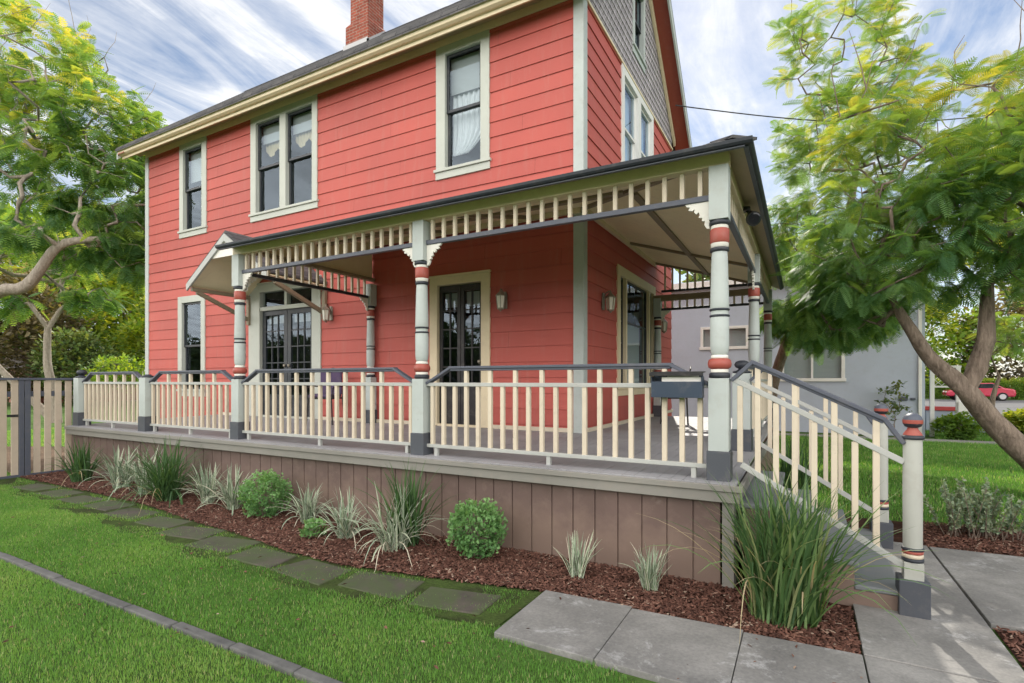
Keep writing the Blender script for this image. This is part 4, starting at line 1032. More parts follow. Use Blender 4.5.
def make_tree(name, label, base_path, base_rad, clumps, n_targets, per, tmpl, mat, bark, seed, scale=(.8, 1.25), droop=.25, bare=0, hue=(0.2, .75), minr=.0048, group=None, up_tint=.35, cat='tree', leafr=.16, trunk_n=12, bend=.12, extra=()):
    """trunk polyline -> limbs grown toward target points filling ellipsoid clumps -> leaf sprays on the outer twigs"""
    r = np.random.default_rng(seed)
    root = thing(name, tuple(base_path[0]), label, cat, group)
    nodes = [np.array(p, float) for p in base_path]; par = [-1] + list(range(len(base_path) - 1))
    for path, _r in extra:
        j = int(np.argmin([np.linalg.norm(q - np.array(path[0])) for q in nodes])); pj = j
        for q in path[1:]: nodes.append(np.array(q, float)); par.append(pj); pj = len(nodes) - 1
    nb_ = len(nodes)
    w = np.array([c[2][0] * c[2][1] * c[2][2] for c in clumps]) ** .8 if False else np.array([c[0] for c in clumps], float); w = w / w.sum()
    T = []; 
    for _ in range(n_targets):
        c = clumps[r.choice(len(clumps), p=w)]
        v = r.normal(size=3); v /= np.linalg.norm(v); rad = r.uniform(.25, 1) ** .45
        T.append(np.array(c[1]) + v * rad * np.array(c[2]))
    T = np.array(T); zmin = min(p[2] for p in base_path)
    top = nodes[-1]
    order = np.argsort(np.min(np.stack([np.linalg.norm(T - n_, axis=1) for n_ in nodes[1:]]), axis=0))
    nch = None
    for i in order:
        t = T[i]; A = np.array(nodes)
        dv = t - A; dist = np.linalg.norm(dv, axis=1)
        cost = dist + .35 * np.maximum(0, -dv[:, 2]); cost[0] += 50
        j = int(np.argmin(cost)); d = dist[j]
        k = max(1, int(d / .55)); prev = j
        for s in range(1, k + 1):
            f = s / k; p = A[j] + (t - A[j]) * f
            if s < k: p = p + r.normal(size=3) * bend * min(1, d) * .6 + np.array([0, 0, .10 * d * math.sin(math.pi * f)])
            nodes.append(p); par.append(prev); prev = len(nodes) - 1
    for _ in range(bare):
        i = int(r.integers(nb_, len(nodes))); hi = sorted(r.integers(nb_, len(nodes), 6), key=lambda q: nodes[q][2])[-1]
        prev = hi; d = np.array([r.normal() * .25, r.normal() * .25, 1]); 
        for s in range(3):
            nodes.append(nodes[prev] + d * r.uniform(.25, .4) + r.normal(size=3) * .05); par.append(prev); prev = len(nodes) - 1
    bare_start = len(nodes) - bare * 3
    n = len(nodes); load = np.ones(n); kids = [[] for _ in range(n)]
    for i in range(n - 1, 0, -1):
        kids[par[i]].append(i)
    for i in range(n - 1, nb_ - 1, -1): load[par[i]] += load[i]
    rad = minr * load ** .42
    maxr = base_rad[-1] * .75
    rad = np.minimum(rad, maxr)
    A = np.array(nodes)
    tr = MB()
    # smooth main trunk
    P = [Vector(p) for p in base_path]; sp = []; sr = []
    for i in range(len(P) - 1):
        p0, p1, p2, p3 = P[max(i - 1, 0)], P[i], P[i + 1], P[min(i + 2, len(P) - 1)]
        for s in range(5):
            t = s / 5; sp.append(.5 * ((2 * p1) + (p2 - p0) * t + (2 * p0 - 5 * p1 + 4 * p2 - p3) * t * t + (3 * p1 - p0 - 3 * p2 + p3) * t ** 3)); sr.append(base_rad[i] * (1 - t) + base_rad[i + 1] * t)
    sp.append(P[-1]); sr.append(base_rad[-1]); tr.tube(sp, sr, trunk_n, .10)
    for path, r_ in extra: tr.tube(path, r_, trunk_n, .10)
    trunk = tr.build('trunk', bark, root)
    br = MB(); done = set()
    for i in range(nb_, n):          # chains: start at nodes whose parent has another bigger child or is trunk
        pi = par[i]
        big = max(kids[pi], key=lambda q: load[q]) if pi >= nb_ else None
        if pi >= nb_ and big == i: continue
        chain = [pi, i]
        while kids[chain[-1]]: chain.append(max(kids[chain[-1]], key=lambda q: load[q]))
        rr = [min(rad[c] if c >= nb_ else rad[i] * 1.25, rad[i] * 1.25) for c in chain]; rr[0] = min(rr[0], rad[i] * 1.3); rr[-1] *= .6
        br.tube([A[c] for c in chain], rr, 6)
    br.build('limbs', bark, root)
    # sprays
    ids = np.array([i for i in range(nb_, bare_start) if load[i] < 14])
    rep = np.repeat(ids, per); m = len(rep)
    pos = A[rep] + r.normal(size=(m, 3)) * .05 * (leafr / .16)
    cen = A[nb_:].mean(axis=0); out = A[rep] - cen; out /= (np.linalg.norm(out, axis=1, keepdims=True) + .3)
    d = r.normal(size=(m, 3)) * np.array([1, 1, .45]); d /= np.linalg.norm(d, axis=1, keepdims=True)
    d = d + out * .55; d[:, 2] -= droop
    up = np.stack([r.normal(size=m) * .28, r.normal(size=m) * .28, np.ones(m)], 1)
    Mx = frames(d, up) * (r.uniform(scale[0], scale[1], m) * 1.0)[:, None, None]
    V, Q = scatter(tmpl[0], tmpl[1], Mx, pos)
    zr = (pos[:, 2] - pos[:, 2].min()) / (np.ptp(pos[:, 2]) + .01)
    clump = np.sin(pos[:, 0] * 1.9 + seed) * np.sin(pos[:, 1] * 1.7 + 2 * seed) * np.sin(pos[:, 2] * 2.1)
    tint = np.clip(hue[0] + (hue[1] - hue[0]) * r.random(m) + up_tint * (zr - .5) + .18 * clump, 0, .92)  # higher sprays yellower, sunlight on the crown put into the tint
    np_mesh('crown', V, Q, np.repeat(tint, len(tmpl[0])), mat, root)
    return root

# leaning jacaranda on the right, close to the walk
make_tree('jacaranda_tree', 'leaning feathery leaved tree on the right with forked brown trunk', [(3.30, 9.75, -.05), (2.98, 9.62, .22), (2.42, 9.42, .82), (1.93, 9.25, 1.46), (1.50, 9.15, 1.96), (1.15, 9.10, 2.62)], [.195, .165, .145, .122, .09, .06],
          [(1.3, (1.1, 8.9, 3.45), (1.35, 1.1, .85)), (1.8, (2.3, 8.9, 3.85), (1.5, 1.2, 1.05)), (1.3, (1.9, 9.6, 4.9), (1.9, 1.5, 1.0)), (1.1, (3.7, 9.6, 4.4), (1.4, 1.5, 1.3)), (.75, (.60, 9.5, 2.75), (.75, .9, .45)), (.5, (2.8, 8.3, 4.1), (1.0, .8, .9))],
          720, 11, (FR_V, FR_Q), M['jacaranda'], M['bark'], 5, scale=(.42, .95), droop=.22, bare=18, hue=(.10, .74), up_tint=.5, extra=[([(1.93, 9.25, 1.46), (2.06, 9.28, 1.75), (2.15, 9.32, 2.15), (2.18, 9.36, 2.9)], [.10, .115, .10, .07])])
# second tall one behind, between the porch and the neighbouring building
make_tree('jacaranda_tree', 'taller airy tree behind the leaning one with thin upright limbs', [(-.78, 15.4, -.05), (-.68, 15.2, 1.5), (-.1, 14.8, 3.2), (.8, 14.5, 5.0), (1.1, 14.4, 6.8)], [.15, .13, .11, .09, .05],
          [(1.2, (.4, 14.3, 5.0), (1.6, 1.5, 1.3)), (1.0, (1.0, 14.3, 7.2), (1.7, 1.5, 1.3)), (.8, (.9, 14.4, 9.4), (1.5, 1.3, 1.5)), (1.6, (.45, 13.6, 3.05), (1.35, .9, .62)), (.9, (3.5, 15, 6.2), (2.2, 1.5, 1.3)), (.6, (1.2, 13.6, 4.0), (1.5, .9, 1.0))],
          720, 9, (FR_V, FR_Q), M['jacaranda'], M['bark'], 9, scale=(.6, 1.1), droop=.25, bare=16, hue=(.12, .78))
make_tree('jacaranda_tree', 'yellowing tree farther back at the right edge above the street', [(8.0, 17.5, -.05), (7.8, 17.4, 2), (7.5, 17.3, 4), (7.3, 17.3, 6)], [.22, .18, .14, .08],
          [(1, (7.5, 17, 6.0), (2.6, 2, 1.6)), (1, (6.2, 17, 7.6), (2.4, 2, 1.5)), (1, (8.6, 17, 8.4), (2.2, 2, 1.6)), (.8, (5.2, 17.3, 5.2), (1.6, 1.6, 1.2))],
          420, 6, (FR2_V, FR2_Q), M['jacaranda'], M['bark'], 21, scale=(1.4, 2.1), bare=16, hue=(.35, .95))
# big tree at the left, beyond the gate
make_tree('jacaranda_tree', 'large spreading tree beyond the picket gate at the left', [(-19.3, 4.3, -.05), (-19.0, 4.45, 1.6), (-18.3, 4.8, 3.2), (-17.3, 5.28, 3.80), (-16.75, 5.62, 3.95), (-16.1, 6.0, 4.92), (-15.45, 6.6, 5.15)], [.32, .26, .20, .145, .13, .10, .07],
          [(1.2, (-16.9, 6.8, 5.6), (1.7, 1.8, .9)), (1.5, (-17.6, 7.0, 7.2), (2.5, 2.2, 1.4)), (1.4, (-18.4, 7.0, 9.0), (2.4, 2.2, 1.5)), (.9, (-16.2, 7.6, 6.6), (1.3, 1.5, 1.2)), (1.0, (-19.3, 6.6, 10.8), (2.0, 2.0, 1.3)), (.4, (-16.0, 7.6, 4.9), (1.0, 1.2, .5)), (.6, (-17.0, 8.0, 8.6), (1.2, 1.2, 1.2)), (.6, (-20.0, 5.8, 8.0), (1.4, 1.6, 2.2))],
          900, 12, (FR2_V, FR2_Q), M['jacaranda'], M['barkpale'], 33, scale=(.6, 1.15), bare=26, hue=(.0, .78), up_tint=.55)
make_tree('bare_limbed_tree', 'pale multi stemmed tree leaning behind the picket gate', [(-25.0, 9.25, -.05), (-25.0, 9.2, 1.0), (-25.15, 9.02, 2.3), (-25.3, 9.1, 3.6)], [.19, .155, .13, .11],
          [(1, (-25.6, 9.0, 6.4), (2.2, 2.2, 1.1)), (.4, (-26.2, 8.2, 4.6), (.8, 1.0, .5)), (.4, (-24.4, 10.0, 4.9), (.7, .9, .5))], 170, 4, (FR2_V, FR2_Q), M['jacaranda'], M['barkpale'], 44, scale=(1.2, 1.7), hue=(.1, .8), minr=.016, extra=[([(-25.0, 9.25, -.05), (-25.6, 8.7, .9), (-26.2, 8.1, 1.9), (-26.9, 7.4, 3.2)], [.16, .13, .11, .08])])
def shrubby(name, label, c, rad, n, mat, seed, tmpl=(LF_V, LF_Q), scale=(1, 1.6), hue=(.1, .9), per=5, cat='shrub', trunk=.05, group=None, minr=.006):
    bz = c[2] - rad[2]
    return make_tree(name, label, [(c[0], c[1], -.03), (c[0] + .02, c[1], max(.05, bz * .5)), (c[0], c[1] + .02, max(.1, bz + rad[2] * .25))], [trunk, trunk * .9, trunk * .7], [(1, c, rad)], n, per, tmpl, mat, M['bark'], seed, scale=scale, hue=hue, droop=.05, cat=cat, group=group, minr=minr)
# background greenery at the left
BL = (LB_V, LB_Q)
shrubby('dark_shrub', 'dark reddish brown hedge mass behind the pale stems at the far left', (-46, 14.0, 4.6), (3.4, 4.5, 4.4), 330, M['leafbrown'], 51, BL, (1.2, 2.0))
shrubby('dark_shrub', 'dark olive shrub behind the gate, nearest the pale trunk', (-41, 16.2, 2.4), (1.6, 2.0, 2.3), 160, M['leafdark'], 52, BL, (1, 1.5))
shrubby('yellow_shrub', 'bright yellow green shrub in the sun beside the house corner', (-34.0, 15.3, 1.9), (1.9, 1.5, 1.0), 70, M['leafbright'], 53, BL, (.6, 1.0), hue=(.1, .65))
shrubby('garden_tree', 'sunny green tree rising behind the yellow shrub', (-48, 24.5, 7.4), (5.2, 4.2, 5.0), 360, M['leafbright'], 54, BL, (1.4, 2.3), hue=(.2, .9), cat='tree', trunk=.2)
shrubby('garden_tree', 'deep green tree far behind the left garden', (-60, 26, 10.0), (7.5, 6, 7), 330, M['leafdark'], 55, BL, (2, 3), cat='tree', trunk=.3)
shrubby('garden_tree', 'green tree far left beyond the big spreading tree', (-58, 17.5, 9.0), (7, 6, 7), 330, M['leafbright'], 56, BL, (2, 3), hue=(.0, .7), cat='tree', trunk=.3)
shrubby('garden_tree', 'pale green tree between the shed and the house corner', (-42, 23.0, 4.6), (3.4, 3.0, 3.6), 260, M['leafbright'], 57, BL, (1.2, 1.9), hue=(.3, .9), cat='tree', trunk=.2)
# street side greenery
for k, (x, y, c, rd, mt, lab) in enumerate([
        (19, 64, 5.5, (6, 3, 5.4), 'leafbrown', 'dry brownish tree behind the hedge across the street'), (28, 66, 6.5, (7, 3, 6.2), 'leafdark', 'dark tree across the street at the right edge'),
        (9.5, 64, 5.0, (5.5, 3, 4.8), 'leafbright', 'green tree across the street behind the arbor'), (-3, 40, 6, (6, 4, 5), 'leafdark', 'dark tree rising behind the lavender building'), (30, 40, 5, (5, 4, 5), 'leafbright', 'bushy tree far right along the street')]):
    shrubby('street_tree', lab, (x, y, c), rd, 300, M[mt], 70 + k, BL, (1.6, 2.6), cat='tree', trunk=.25)
for k, (x, lab) in enumerate([(21.5, 'clipped hedge across the street right of the crimson car'), (9.6, 'clipped hedge across the street behind the crimson car')]):
    root = thing('clipped_hedge', (x, 60, 0), lab, 'hedge')
    m = 5200; p = np.stack([rng.uniform(x - 6, x + 5.5, m), rng.uniform(59.3, 60.7, m), rng.uniform(.1, 1.5, m)], 1)
    fac = rng.random(m); p[fac < .45, 1] = 59.3; p[(fac >= .45) & (fac < .7), 2] = 1.5
    p += rng.normal(size=p.shape) * .07
    V, Q = scatter(LB_V * .55, LB_Q, frames(rng.normal(size=(m, 3)), rng.normal(size=(m, 3))), p); np_mesh('foliage', V, Q, np.repeat(np.clip(rng.random(m) * .6 + (p[:, 2] > 1.4) * .35, 0, 1), len(LB_V)), M['leafbright'], root)
# low plants against the neighbour's wall
shrubby('climbing_shrub', 'slim climbing plant against the lavender wall near the newel', (2.25, 18.3, 1.0), (.30, .16, .85), 16, M['leafdark'], 81, (LF_V, LF_Q), (.9, 1.3), trunk=.02, per=3)
shrubby('garden_shrub', 'low green shrub at the foot of the arbor', (3.75, 18.6, .30), (.45, .30, .28), 60, M['leafbright'], 82, (LF_V, LF_Q), (.9, 1.4), hue=(.0, .5), trunk=.02)
shrubby('garden_shrub', 'small yellow green bush on the strip beside the pavement', (5.6, 20.2, .35), (.7, .4, .32), 90, M['leafbright'], 83, (LF_V, LF_Q), (1, 1.6), trunk=.02)
make_tree('young_tree', 'thin young street tree in front of the garden wall', [(4.75, 19.9, -.03), (4.73, 19.9, .7), (4.78, 19.9, 1.25), (4.9, 19.9, 1.7)], [.09, .075, .06, .04], [(1, (5.0, 19.9, 2.9), (.8, .7, .7))], 50, 4, (FR_V, FR_Q), M['jacaranda'], M['bark'], 84)

# strap leaved plants -------------------------------------------------------
def strap(name, label, loc, n, h, spread, width, mat, seed, droop=1.0, hue=(0, .85), dead=0, parent=None, base=.05, cat='plant', group=None, tag_it=True, upright=.6):
    r = np.random.default_rng(seed); V = []; Q = []; T = []; E = []
    S = 8
    for i in range(n):
        a = r.uniform(0, 2 * math.pi); lean = abs(r.normal()) * spread; ll = h * r.uniform(.65, 1.15); isdead = i < dead
        if isdead: lean = spread * r.uniform(1.6, 2.4); ll = h * r.uniform(.8, 1.2)
        rb = base * math.sqrt(r.random()); ab = r.uniform(0, 2 * math.pi)
        p = np.array([loc[0] + rb * math.cos(ab), loc[1] + rb * math.sin(ab), loc[2]]); th = math.atan(lean) * .7
        dirh = np.array([math.cos(a), math.sin(a), 0]); side = np.array([-math.sin(a), math.cos(a), 0]); tw = r.uniform(-.5, .5)
        b0 = len(V); wv = width * r.uniform(.7, 1.2) * (.5 if isdead else 1); t_ = 1.0 if isdead else float(np.clip(r.uniform(*hue), 0, .9))
        bendk = droop * r.uniform(.3, 1.3) * (lean * 1.4 + .25)
        for s in range(S + 1):
            u = s / S; w_ = wv * (1 - .35 * (1 - u) ** 3) * (1 - u ** 3.0) + .0006
            sd = side * math.cos(tw * u) + np.array([0, 0, 1]) * math.sin(tw * u) * .4
            nrm = dirh * math.cos(th) - np.array([0, 0, math.sin(th)])
            for q in (-1, 0, 1): V.append(p + sd * (q * w_) - nrm * (0 if q else w_ * .45)); T.append(t_); E.append(abs(q))
            p = p + (dirh * math.sin(th) + np.array([0, 0, math.cos(th)])) * (ll / S); th = min(th + bendk / S * (.4 + 1.5 * u), 2.5)
        for s in range(S):
            for q in range(2): k = b0 + s * 3 + q; Q.append((k, k + 1, k + 4, k + 3))
    V = np.array(V); V[:, 2] = np.maximum(V[:, 2], .008 + .01 * r.random(len(V)))
    o = np_mesh(name, V, Q, T, mat, parent, E)
    if tag_it: tag(o, label, cat, group)
    return o
strap('strap_leaf_plant', 'large clump of long green strap leaves at the foot of the stairs', (-.12, 4.00, 0), 360, .95, .48, .0105, M['strap'], 1, droop=1.0, hue=(.05, .95), dead=22, base=.22)
vg = 'striped grass clumps along the flower bed'
strap('variegated_grass', 'small pale striped grass clump below the skirting, second from the stairs', (-1.60, 3.98, 0), 40, .38, .50, .009, M['varieg'], 2, droop=.55, base=.05, dead=3, group=vg)
strap('variegated_grass', 'small pale striped grass clump nearest the large strap leaf plant', (-1.02, 4.02, 0), 44, .36, .50, .0095, M['varieg'], 3, droop=.6, base=.06, dead=2, group=vg)
strap('variegated_grass', 'floppy pale striped clump just left of the tall spiky plant', (-4.05, 3.86, 0), 69, 0.48, 0.80, .012, M['varieg'], 4, droop=1.15, base=.08, dead=4, group=vg)
strap('variegated_grass', 'striped clump just right of the farther round bush', (-4.85, 4.06, 0), 75, 0.46, 0.80, .011, M['varieg'], 5, droop=1.15, base=.07, dead=3, group=vg)
strap('variegated_grass', 'striped clump just left of the farther round bush', (-6.15, 4.04, 0), 69, 0.55, 0.80, .012, M['varieg'], 6, droop=1.15, base=.07, dead=3, group=vg)
strap('variegated_grass', 'striped clump right of the large mixed grass mound', (-6.75, 4.08, 0), 66, 0.53, 0.80, .012, M['varieg'], 7, droop=1.15, base=.07, dead=2, group=vg)
strap('variegated_grass', 'striped clump farthest left but one, near the gate', (-8.85, 4.05, 0), 90, 0.64, 0.80, .013, M['varieg'], 8, droop=1.15, base=.10, dead=3, group=vg)
strap('variegated_grass', 'silvery arching clump beside the large mixed grass mound', (-8.05, 4.0, 0), 90, 0.66, 0.80, .013, M['varieg'], 12, droop=1.15, base=.10, dead=4, group=vg)
strap('grass_mound', 'large mixed green grass mound under the leftmost railing', (-7.40, 3.92, 0), 190, .85, .85, .010, M['strap'], 9, droop=1.3, base=.12, hue=(.0, .6), dead=10)
strap('grass_mound', 'dark green tuft growing at the gate end of the bed', (-9.95, 4.0, 0), 100, .66, .7, .012, M['strap'], 10, droop=1.1, base=.12, hue=(.0, .5), dead=3)
tall = thing('spiky_plant', (-3.30, 3.86, 0), 'tall dark spiky plant with arching striped leaves around its base', 'plant')
strap('tall_leaves', None, (-3.34, 3.98, 0), 90, .80, .36, .010, M['strap'], 13, droop=.8, hue=(0, .55), base=.10, parent=tall, tag_it=False)
strap('arching_leaves', None, (-3.36, 3.80, 0), 80, .64, .8, .0095, M['varieg'], 14, droop=1.25, base=.11, dead=10, parent=tall, tag_it=False)
strap('strap_leaf_plant', 'dark strap leaf plant seen through the stair balusters', (-.10, 6.75, 0), 120, .95, .35, .012, M['strap'], 15, droop=.6, hue=(0, .5), base=.16)
def bush(label, c, rad, n, mat, seed, leaf=.035, name='round_bush'):
    r = np.random.default_rng(seed); root = thing(name, (c[0], c[1], 0), label, 'bush')
    v = r.normal(size=(n, 3)); v /= np.linalg.norm(v, axis=1, keepdims=True); rr = r.uniform(.2, 1, n) ** .33
    lump = 1 + .26 * np.sin(v[:, 0] * 7 + seed) * np.sin(v[:, 1] * 6) * np.sin(v[:, 2] * 5 + 1)
    p = np.array(c) + v * (rr * lump)[:, None] * np.array(rad)
    p[:, 2] = np.maximum(p[:, 2], .03)
    tv, tq = leafy_template(5, leaf, seed, leaf * 1.1)
    d = v + r.normal(size=(n, 3)) * .8 + np.array([0, 0, .5])
    V, Q = scatter(tv, tq, frames(d, r.normal(size=(n, 3)) + np.array([0, 0, 1.2])), p)
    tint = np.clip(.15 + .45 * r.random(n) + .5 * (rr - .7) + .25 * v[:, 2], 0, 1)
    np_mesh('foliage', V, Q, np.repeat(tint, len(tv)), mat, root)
    mb = MB()
    for k in range(14):
        q = v[k]; mb.tube([(c[0] + q[0] * .04, c[1] + q[1] * .04, -.01), (c[0] + q[0] * rad[0] * .4, c[1] + q[1] * rad[1] * .4, c[2] * .8), (c[0] + q[0] * rad[0] * .75, c[1] + q[1] * rad[1] * .75, c[2] + abs(q[2]) * rad[2] * .7)], [.008, .006, .003], 5)
    mb.build('stems', M['bark'], root)
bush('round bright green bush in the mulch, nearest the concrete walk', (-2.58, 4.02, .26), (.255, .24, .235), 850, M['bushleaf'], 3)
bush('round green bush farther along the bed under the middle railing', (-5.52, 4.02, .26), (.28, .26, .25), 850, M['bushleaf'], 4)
bush('small green seedling at the foot of the striped clump', (-4.35, 3.72, .07), (.08, .08, .07), 60, M['bushleaf'], 6, .05, 'small_plant')
sg = thing('sage_shrub', (1.58, 6.98, 0), 'wispy grey green shrub in the mulch beside the lawn', 'shrub')
mb = MB(); P_ = []; D_ = []
for k in range(60):
    a = R.uniform(0, 6.28); ln = R.uniform(.28, .58); sp = R.uniform(.2, .9); bx0, by0 = 1.58 + R.uniform(-.30, .30), 6.98 + R.uniform(-.15, .2)
    pts = [Vector((bx0, by0, -.01)), Vector((bx0 + math.cos(a) * ln * sp * .4, by0 + math.sin(a) * ln * sp * .4, ln * .55)), Vector((bx0 + math.cos(a) * ln * sp * .7, by0 + math.sin(a) * ln * sp * .7, ln))]
    mb.tube(pts, [.006, .004, .002], 5)
    for t in range(16):
        u = .25 + .75 * t / 15; q = pts[0].lerp(pts[1], min(1, u * 2)) if u < .5 else pts[1].lerp(pts[2], u * 2 - 1); P_.append(tuple(q)); D_.append((R.gauss(0, 1), R.gauss(0, 1), .5))
mb.build('stems', M['bark'], sg)
tv, tq = leafy_template(4, .045, 8, .02)
P_ = np.array(P_); V, Q = scatter(tv, tq, frames(np.array(D_), rng.normal(size=P_.shape) + np.array([0, 0, 1])), P_); np_mesh('foliage', V, Q, np.repeat(rng.random(len(P_)), len(tv)), M['sage'], sg)

# ------------------------------------------------------------------ stuff: lawn grass and bark chips
def in_poly(x, y, poly):
    c = np.zeros(len(x), bool); n = len(poly)
    for i in range(n):
        x0, y0 = poly[i]; x1, y1 = poly[i - 1]
        cond = ((y0 > y) != (y1 > y)) & (x < (x1 - x0) * (y - y0) / (y1 - y0 + 1e-12) + x0); c ^= cond
    return c
def grass(name, x, y, h, w, seed, tintf=None):
    r = np.random.default_rng(seed); n = len(x)
    tv = np.array([(0, -.5, 0), (0, .5, 0), (.10, .38, .55), (.10, -.38, .55), (.35, .06, 1.0), (.35, -.06, 1.0)]); tq = np.array([(0, 1, 2, 3), (3, 2, 4, 5)])
    a = r.uniform(0, 2 * np.pi, n); hh = h * r.uniform(.55, 1.3, n); lean = r.uniform(.3, 2.0, n); ww = w * r.uniform(.7, 1.3, n)
    ca, sa = np.cos(a), np.sin(a)
    Mx = np.zeros((n, 3, 3)); Mx[:, 0, 0] = ca * hh * lean; Mx[:, 1, 0] = sa * hh * lean; Mx[:, 0, 1] = -sa * ww; Mx[:, 1, 1] = ca * ww; Mx[:, 2, 2] = hh
    V, Q = scatter(tv, tq, Mx, np.stack([x, y, np.full(n, -.008)], 1))
    t = .22 + .38 * r.random(n) + (tintf(x, y) if tintf is not None else 0)
    t = np.where(r.random(n) < .06, .97, np.clip(t, 0, .93))
    o = np_mesh(name, V, Q, np.repeat(t, 6), M['grass']); return tag(o, kind='stuff')
def patch(x, y): return .10 * np.sin(x * .9 + 2 * np.sin(y * .8)) * np.sin(y * 1.3 + x * .4) + .16 * np.sin(x * 2.3 + 1.1 * np.sin(y * 3)) * np.sin(y * 2.9 + .8 * np.sin(x * 1.9)) + .07 * np.sin(x * 7.1) * np.sin(y * 6.3)
n = 600000
x = rng.uniform(-11.3, .29, n); y = rng.uniform(-.6, 3.75, n)
lim = np.interp(x, [-11.3, -7, -4.5, -3, -1.75], [3.28, 3.02, 2.86, 2.84, 3.0]) + .09 * np.sin(x * 4.1) + .06 * np.sin(x * 9.3)
ok = (y < lim) & (np.abs(y - 1.955 - .012 * np.sin(x * 1.7)) > .040)
sparse = (y >= lim) & (y < np.interp(x, [p[0] for p in mulch_edge], [p[1] for p in mulch_edge]) - .05) & (rng.random(n) < .42 * (np.sin(x * 5.1 + 2 * np.sin(y * 7)) > -.2)) & (x < -1.8)
ok |= sparse
ok &= ~((x > -1.72) & (y > 2.80 + .05 * np.sin(x * 11)))
for (sx_, sy_, rd, ca, sa, ha, hb) in STONES:
    u = (x - sx_) * ca + (y - sy_) * sa; v = -(x - sx_) * sa + (y - sy_) * ca
    ok &= ~((np.abs(u) < ha * (.86 + .08 * np.sin(v * 40))) & (np.abs(v) < hb * (.72 + .12 * np.sin(u * 23 + sx_ * 9))) & (rng.random(n) < .90))
grass('lawn_grass', x[ok], y[ok], .022, .0032, 3, lambda a, b: patch(a, b) - .0 + np.where(b < 1.95, .14, 0))
n = 150000
x = rng.uniform(-.6, 9.5, n); y = rng.uniform(7.3, 17.4, n)
ok = (y > np.interp(x, [-.6, .9, 2.2, 3.6, 5.2], [7.35, 7.4, 7.55, 8.05, 8.3])) & (y < 17.3 + .04 * x)
grass('lawn_grass', x[ok], y[ok], .05, .007, 5, patch)
n = 14000
x = rng.uniform(3.2, 9, n); y = rng.uniform(18.25, 21.5, n); grass('lawn_grass', x, y, .06, .012, 6, patch)
n = 60000
x = rng.uniform(-22, -11.5, n); y = rng.uniform(2, 9, n); ok = ~in_poly(x, y, [(-11.6, 4.0), (-14.2, 3.0), (-17.5, 4.0), (-17.5, 5.0), (-14, 6.8), (-11.6, 6.8)]); grass('lawn_grass', x[ok], y[ok], .05, .008, 7, lambda a, b: patch(a, b) + .1)
def chips(poly, n, seed, zf=0.004):
    r = np.random.default_rng(seed); xs_ = [p[0] for p in poly]; ys_ = [p[1] for p in poly]
    x = r.uniform(min(xs_), max(xs_), n); y = r.uniform(min(ys_), max(ys_), n); k = in_poly(x, y, poly); x, y = x[k], y[k]; n = len(x)
    tv = np.array([(-.5, -.5, 0), (.5, -.42, .0), (.5, .5, .1), (-.45, .5, .0), (-.45, -.4, .25), (.45, -.35, .3), (.42, .4, .35), (-.4, .42, .28)])
    tq = np.array([(4, 5, 6, 7), (0, 1, 5, 4), (1, 2, 6, 5), (2, 3, 7, 6), (3, 0, 4, 7)])
    d = np.stack([r.normal(size=n), r.normal(size=n), r.normal(size=n) * .3], 1); up = np.stack([r.normal(size=n) * .35, r.normal(size=n) * .35, np.ones(n)], 1)
    F = frames(d, up); s = np.stack([r.uniform(.014, .052, n), r.uniform(.007, .018, n), r.uniform(.008, .016, n)], 1)
    F = F * s[:, None, :]
    V, Q = scatter(tv, tq, F, np.stack([x, y, r.uniform(zf, zf + .018, n)], 1))
    t = np.clip(r.beta(2, 2.2, n), 0, .9); t = np.where(r.random(n) < .03, 1, t)
    return tag(np_mesh('bark_chips', V, Q, np.repeat(t, 8), M['chips']), kind='stuff')
bed = [(p[0], p[1] - .02) for p in mulch_edge] + [(.29, 3.65), (.29, 4.36), (-11.3, 4.36)]
chips(bed, 60000, 1)
chips([(1.08, 2.2), (3.2, 2.2), (3.2, 4.62), (1.08, 4.47)], 9000, 2)
chips([(1.05, 6.35), (4.8, 6.56), (5.2, 8.2), (3.6, 8.05), (2.2, 7.55), (1.0, 7.40)], 16000, 3)

m = 14000
p = np.stack([rng.uniform(-125, 40, m), rng.uniform(-42, -34, m), rng.random(m)], 1); p[:, 2] = .2 + p[:, 2] ** .8 * (4.6 + 1.6 * np.sin(p[:, 0] * .45) + 1.1 * np.sin(p[:, 0] * 1.13))
V, Q = scatter(LB_V * 4.2, LB_Q, frames(rng.normal(size=(m, 3)), rng.normal(size=(m, 3))), p)
tag(np_mesh('wood', V, Q, np.repeat(rng.random(m) * .6, len(LB_V)), M['leafdark']), kind='stuff')
def fallen(n, seed):
    r = np.random.default_rng(seed); x = r.uniform(-10.5, 2.2, n); y = r.uniform(1.0, 4.3, n); k = ~((y > 3.7) & (x > .3)); x, y = x[k], y[k]; n = len(x)
    tv = np.array([(0, 0, 0), (.5, -.22, .1), (1, 0, .05), (.5, .22, .12)]); a = r.uniform(0, 6.28, n)
    F = frames(np.stack([np.cos(a), np.sin(a), r.normal(size=n) * .2], 1), np.stack([r.normal(size=n) * .4, r.normal(size=n) * .4, np.ones(n)], 1)) * r.uniform(.015, .045, n)[:, None, None]
    V, Q = scatter(tv, [(0, 1, 2, 3)], F, np.stack([x, y, np.where((x > -1.7) & (y < 3.6) & (y > 2.84), .028, .022)], 1))
    tag(np_mesh('fallen_leaves', V, Q, np.repeat(np.clip(r.beta(2, 2, n) + .1, 0, 1), 4), M['chips']), kind='stuff')
fallen(420, 5)
for o in LOCALS:
    if '_local' in o: del o['_local']

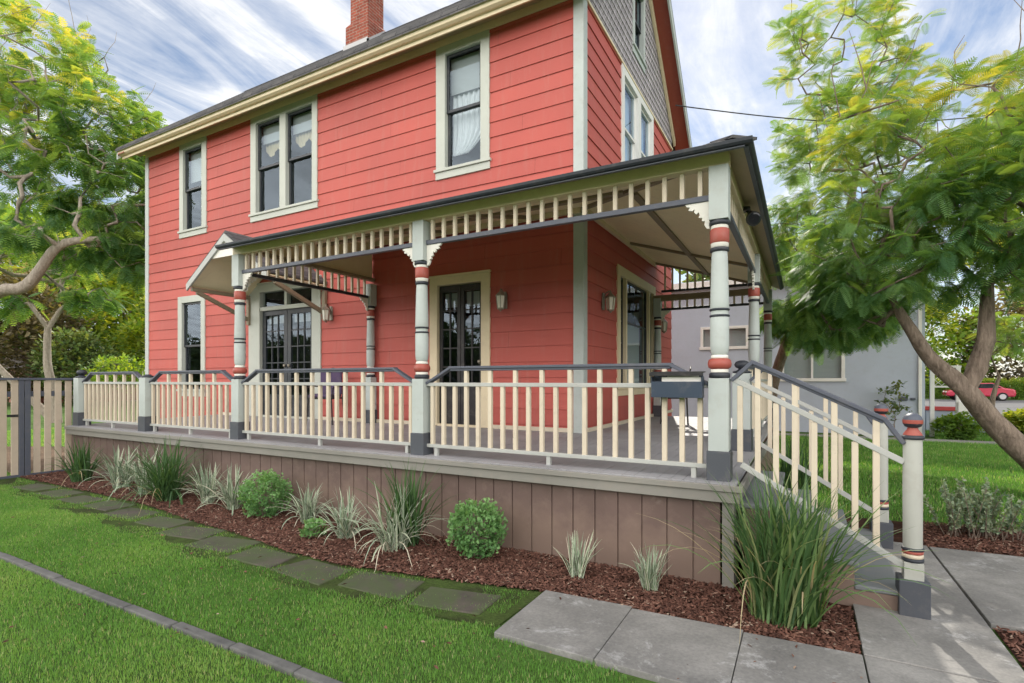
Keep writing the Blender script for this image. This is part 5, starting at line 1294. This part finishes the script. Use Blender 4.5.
# ------------------------------------------------------------------ sky, sun, camera
SUN = Vector((-.24, 1.0, .80)).normalized()
el = math.asin(SUN.z); az = math.atan2(SUN.x, SUN.y)
sun = bpy.data.lights.new('sun', 'SUN'); sun.energy = 5.0; sun.angle = math.radians(.55); sun.color = (1, .93, .82)
so = bpy.data.objects.new('sun', sun); COL.objects.link(so); so.rotation_euler = (-SUN).to_track_quat('-Z', 'Y').to_euler()
wd = bpy.data.worlds.new('World'); scene.world = wd; wd.use_nodes = True; nt = wd.node_tree
bg = nt.nodes['Background']; bg.inputs[1].default_value = .12
sky = N(nt, 'ShaderNodeTexSky', sky_type='NISHITA'); sky.sun_disc = False; sky.sun_elevation = el; sky.sun_rotation = az; sky.air_density = 1.0; sky.dust_density = .2; sky.ozone_density = 1.6
tc = N(nt, 'ShaderNodeTexCoord'); sp = N(nt, 'ShaderNodeSeparateXYZ'); L(nt, tc.outputs['Generated'], sp.inputs[0])
def mth(op, a, b=None, c=None, clamp=False):
    n_ = N(nt, 'ShaderNodeMath', operation=op); n_.use_clamp = clamp
    for i, v in enumerate((a, b, c)):
        if v is None: continue
        if hasattr(v, 'is_linked'): L(nt, v, n_.inputs[i])
        else: n_.inputs[i].default_value = v
    return n_.outputs[0]
zz = mth('MAXIMUM', mth('ADD', sp.outputs[2], .06), .03)
px_ = mth('DIVIDE', sp.outputs[0], zz); py_ = mth('DIVIDE', sp.outputs[1], zz)
cb = N(nt, 'ShaderNodeCombineXYZ'); L(nt, px_, cb.inputs[0]); L(nt, py_, cb.inputs[1])
streak = noise(nt, scaled(nt, cb.outputs[0], (1.9, .50, 1), (0, 0, math.radians(-6))), 1.7, 10, .62, 2.0)
wisps = noise(nt, scaled(nt, cb.outputs[0], (1.5, .9, 1)), 1.3, 10, .62, .8)
behind = mth('MULTIPLY', mth('MULTIPLY', sp.outputs[1], -1.0), .40)       # added cloud, unseen behind the viewer, to light the shaded front
puff = noise(nt, scaled(nt, cb.outputs[0], (1, .8, 1)), 5.5, 10, .68, .6)
fac = mth('ADD', mth('ADD', mth('MULTIPLY', streak, .50), mth('MULTIPLY', wisps, .46)), mth('MULTIPLY', puff, .15))
fac = mth('ADD', fac, mth('MAXIMUM', behind, -.02))
cl = ramp(nt, fac, [(.42, (.06,) * 3), (.545, (.5,) * 3), (.64, (1, 1, 1))])
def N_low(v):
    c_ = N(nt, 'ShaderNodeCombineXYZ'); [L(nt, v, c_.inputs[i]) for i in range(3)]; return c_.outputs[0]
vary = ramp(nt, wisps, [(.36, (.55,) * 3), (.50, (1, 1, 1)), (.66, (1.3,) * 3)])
fillf = mth('MULTIPLY_ADD', sp.outputs[1], -1.6, .35, True)
low = mth('MULTIPLY_ADD', mth('MAXIMUM', sp.outputs[2], 0), -.95, 1.42)      # added cloud brightened near the horizon to light the walls under the porch
ccol = mixc(nt, fillf, (9.1, 9.2, 9.4), mixc(nt, 1, mixc(nt, 1, (28, 27, 26), vary, 'MULTIPLY'), N_low(low), 'MULTIPLY'))  # unseen back cloud made extra bright as fill for the shaded facade
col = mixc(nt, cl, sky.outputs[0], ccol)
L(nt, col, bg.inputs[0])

cam = bpy.data.cameras.new('camera'); co = bpy.data.objects.new('camera', cam); COL.objects.link(co)
co.location = (0, 0, H); co.rotation_euler = (math.radians(90), 0, math.radians(28.9))
cam.sensor_width = 36; cam.lens = 527.7 / 1024 * 36; cam.shift_y = 39.0 / 1024; cam.clip_end = 2000; cam.clip_start = .05
scene.camera = co
scene.view_settings.view_transform = 'Standard'; scene.view_settings.look = 'None'; scene.view_settings.exposure = 0; scene.view_settings.gamma = 1
scene.cycles.use_denoising = True
scene.cycles.max_bounces = 10; scene.cycles.diffuse_bounces = 5; scene.cycles.transparent_max_bounces = 16
